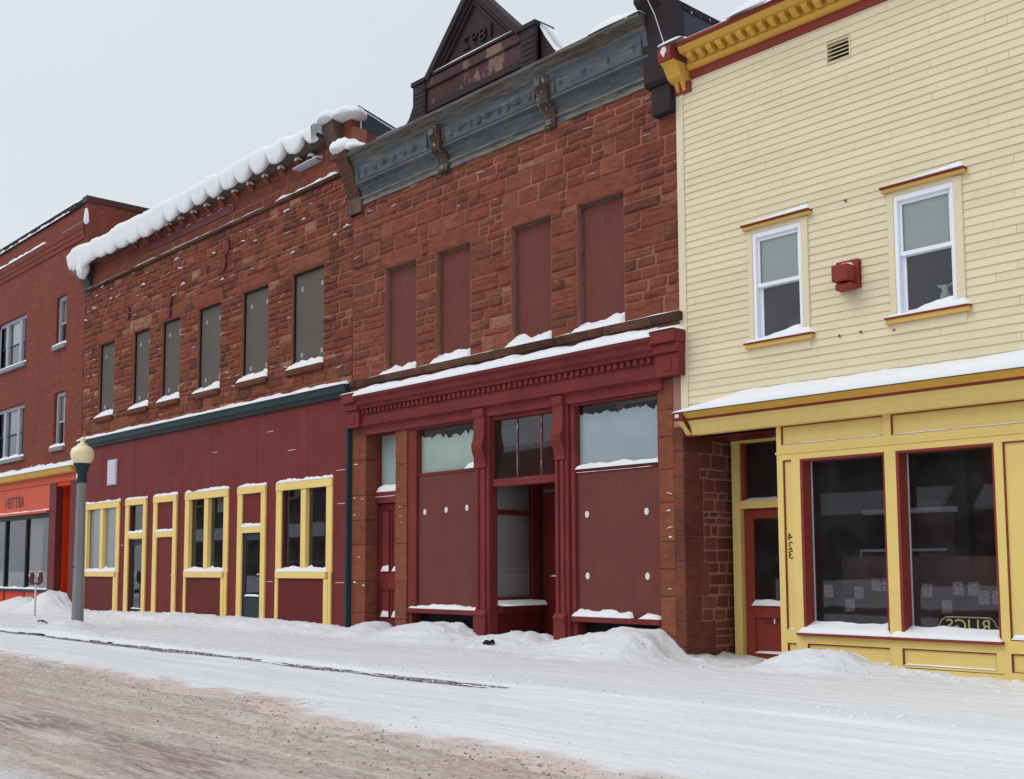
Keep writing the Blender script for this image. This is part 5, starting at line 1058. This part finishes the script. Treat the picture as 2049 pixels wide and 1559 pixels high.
P_ = thing('parking_meter', 'twin headed parking meter on a thin pipe in the snow', 'parking meter', (PX, PY, 0))
MB().lathe(PX, PY, [(.032, -.1), (.032, 1.02)], 10).build('pipe', M['chrome'], P_)
MB().tube([(PX - .10, PY - .11, 1.03), (PX + .10, PY + .11, 1.03)], .035, 8).build('yoke', M['meter'], P_)
for q in (-1, 1):
    hx, hy = PX + q * .09, PY + q * .10
    h_ = MB().lathe(hx, hy, [(.05, 1.05), (.075, 1.08), (.08, 1.25), (.07, 1.34), (.04, 1.40), (.0, 1.41)], 12).build('meter_head', M['meter'], P_, smooth=True)
    MB().disc(hx + .02, 1.30, hy - .072, .05, 10, d=.012).build('dial', M['chrome'], h_)
    blob(sm_ := MB(), hx, hy, 1.40, .05, .05, .03, q + 2, 5); sm_.build('snow_cap', M['snow'], h_, smooth=True)
# scraps lying in the snow
o = MB().prism([(-15.55, .03), (-15.46, .10), (-15.40, .06), (-15.30, .11), (-15.27, .05), (-15.42, .02)], -1.12, -1.05).build('scrap', M['black'], None); o.location.z = float(walk_h(np.array([-15.4]), np.array([-1.08]))[0]) - .005
tag(o, 'small black scrap lying in the snow before the lobby', 'scrap')
o = MB().tube([(-32.2, -3.0, .05), (-32.0, -3.02, .10), (-31.8, -3.0, .06), (-31.7, -3.05, .11), (-31.5, -3.0, .04)], .02, 5).build('twig', M['black'], None); o.location.z = float(walk_h(np.array([-31.9]), np.array([-3.0]))[0])
tag(o, 'dark bent twig in the snow near the parking meter', 'twig')

# ================================================================== ROW ACROSS THE STREET (seen only as reflections)
def opposite(x0, x1, h, wallm, nwin, lbl, awn):
    O = thing('opposite_building', lbl, 'building', ((x0 + x1) / 2, -28, 0)); ops_ = []; w_ = (x1 - x0) / nwin
    for k in range(nwin):
        ops_.append((x0 + k * w_ + w_ * .28, x0 + k * w_ + w_ * .72, h - 3.6, h - 1.5))
    for k in range(2): ops_.append((x0 + 1 + k * (x1 - x0) / 2, x0 - 1 + (k + 1) * (x1 - x0) / 2, .7, 3.1))
    wall('wall', wallm, O, x0, x1, -.2, h, ops_, -28.3, -28); bx('rear', wallm, O, x0, x1, -34, -33.8, -.2, h, 0); bx('roof', M['snow'], O, x0, x1, -34, -27.9, h, h + .3, 0)
    for a, b, c_, d_ in ops_: p = bx('window', M['white_old'], O, a, b, -28.2, -28.12, (c_ + d_) / 2 - .05, (c_ + d_) / 2 + .05, 0); bx('dark_room', M['black'], p, a, b, -28.6, -28.4, c_, d_, 0)
    if awn: MB().sweep([(-28, 4.3), (-26.9, 3.6), (-26.9, 3.75), (-28, 4.6)], x0 + .5, x1 - .5).build('snowy_awning', M['snow'], O)
opposite(-20.5, -2, 7.2, M['brick'], 5, 'low brick building across the street, nearest the viewer', True)
opposite(-34, -20.8, 8.6, M['opp_grey'], 4, 'grey boarded building across the street beside the low brick one', True)
opposite(-58, -34.3, 8.0, M['brick'], 6, 'long brick building across the street', False)
opposite(-92, -58.3, 9.0, M['opp_grey'], 7, 'farthest grey boarded building across the street', True)

xb = np.linspace(-95, 5, 400); tag(grid_mesh('far_pavement', xb, np.linspace(-28.0, -20.5, 40), lambda X, Y: -.08 + .9 * np.exp(-((Y + 22.6) / .9) ** 2) * (.6 + .6 * vnoise(X * .5, Y * .5, 201)) + .1 * fbm(X * 1.5, Y * 1.5, 203, 4) + .12, M['snow'], 'structure'), 'ploughed snow bank along the pavement across the street', 'pavement')
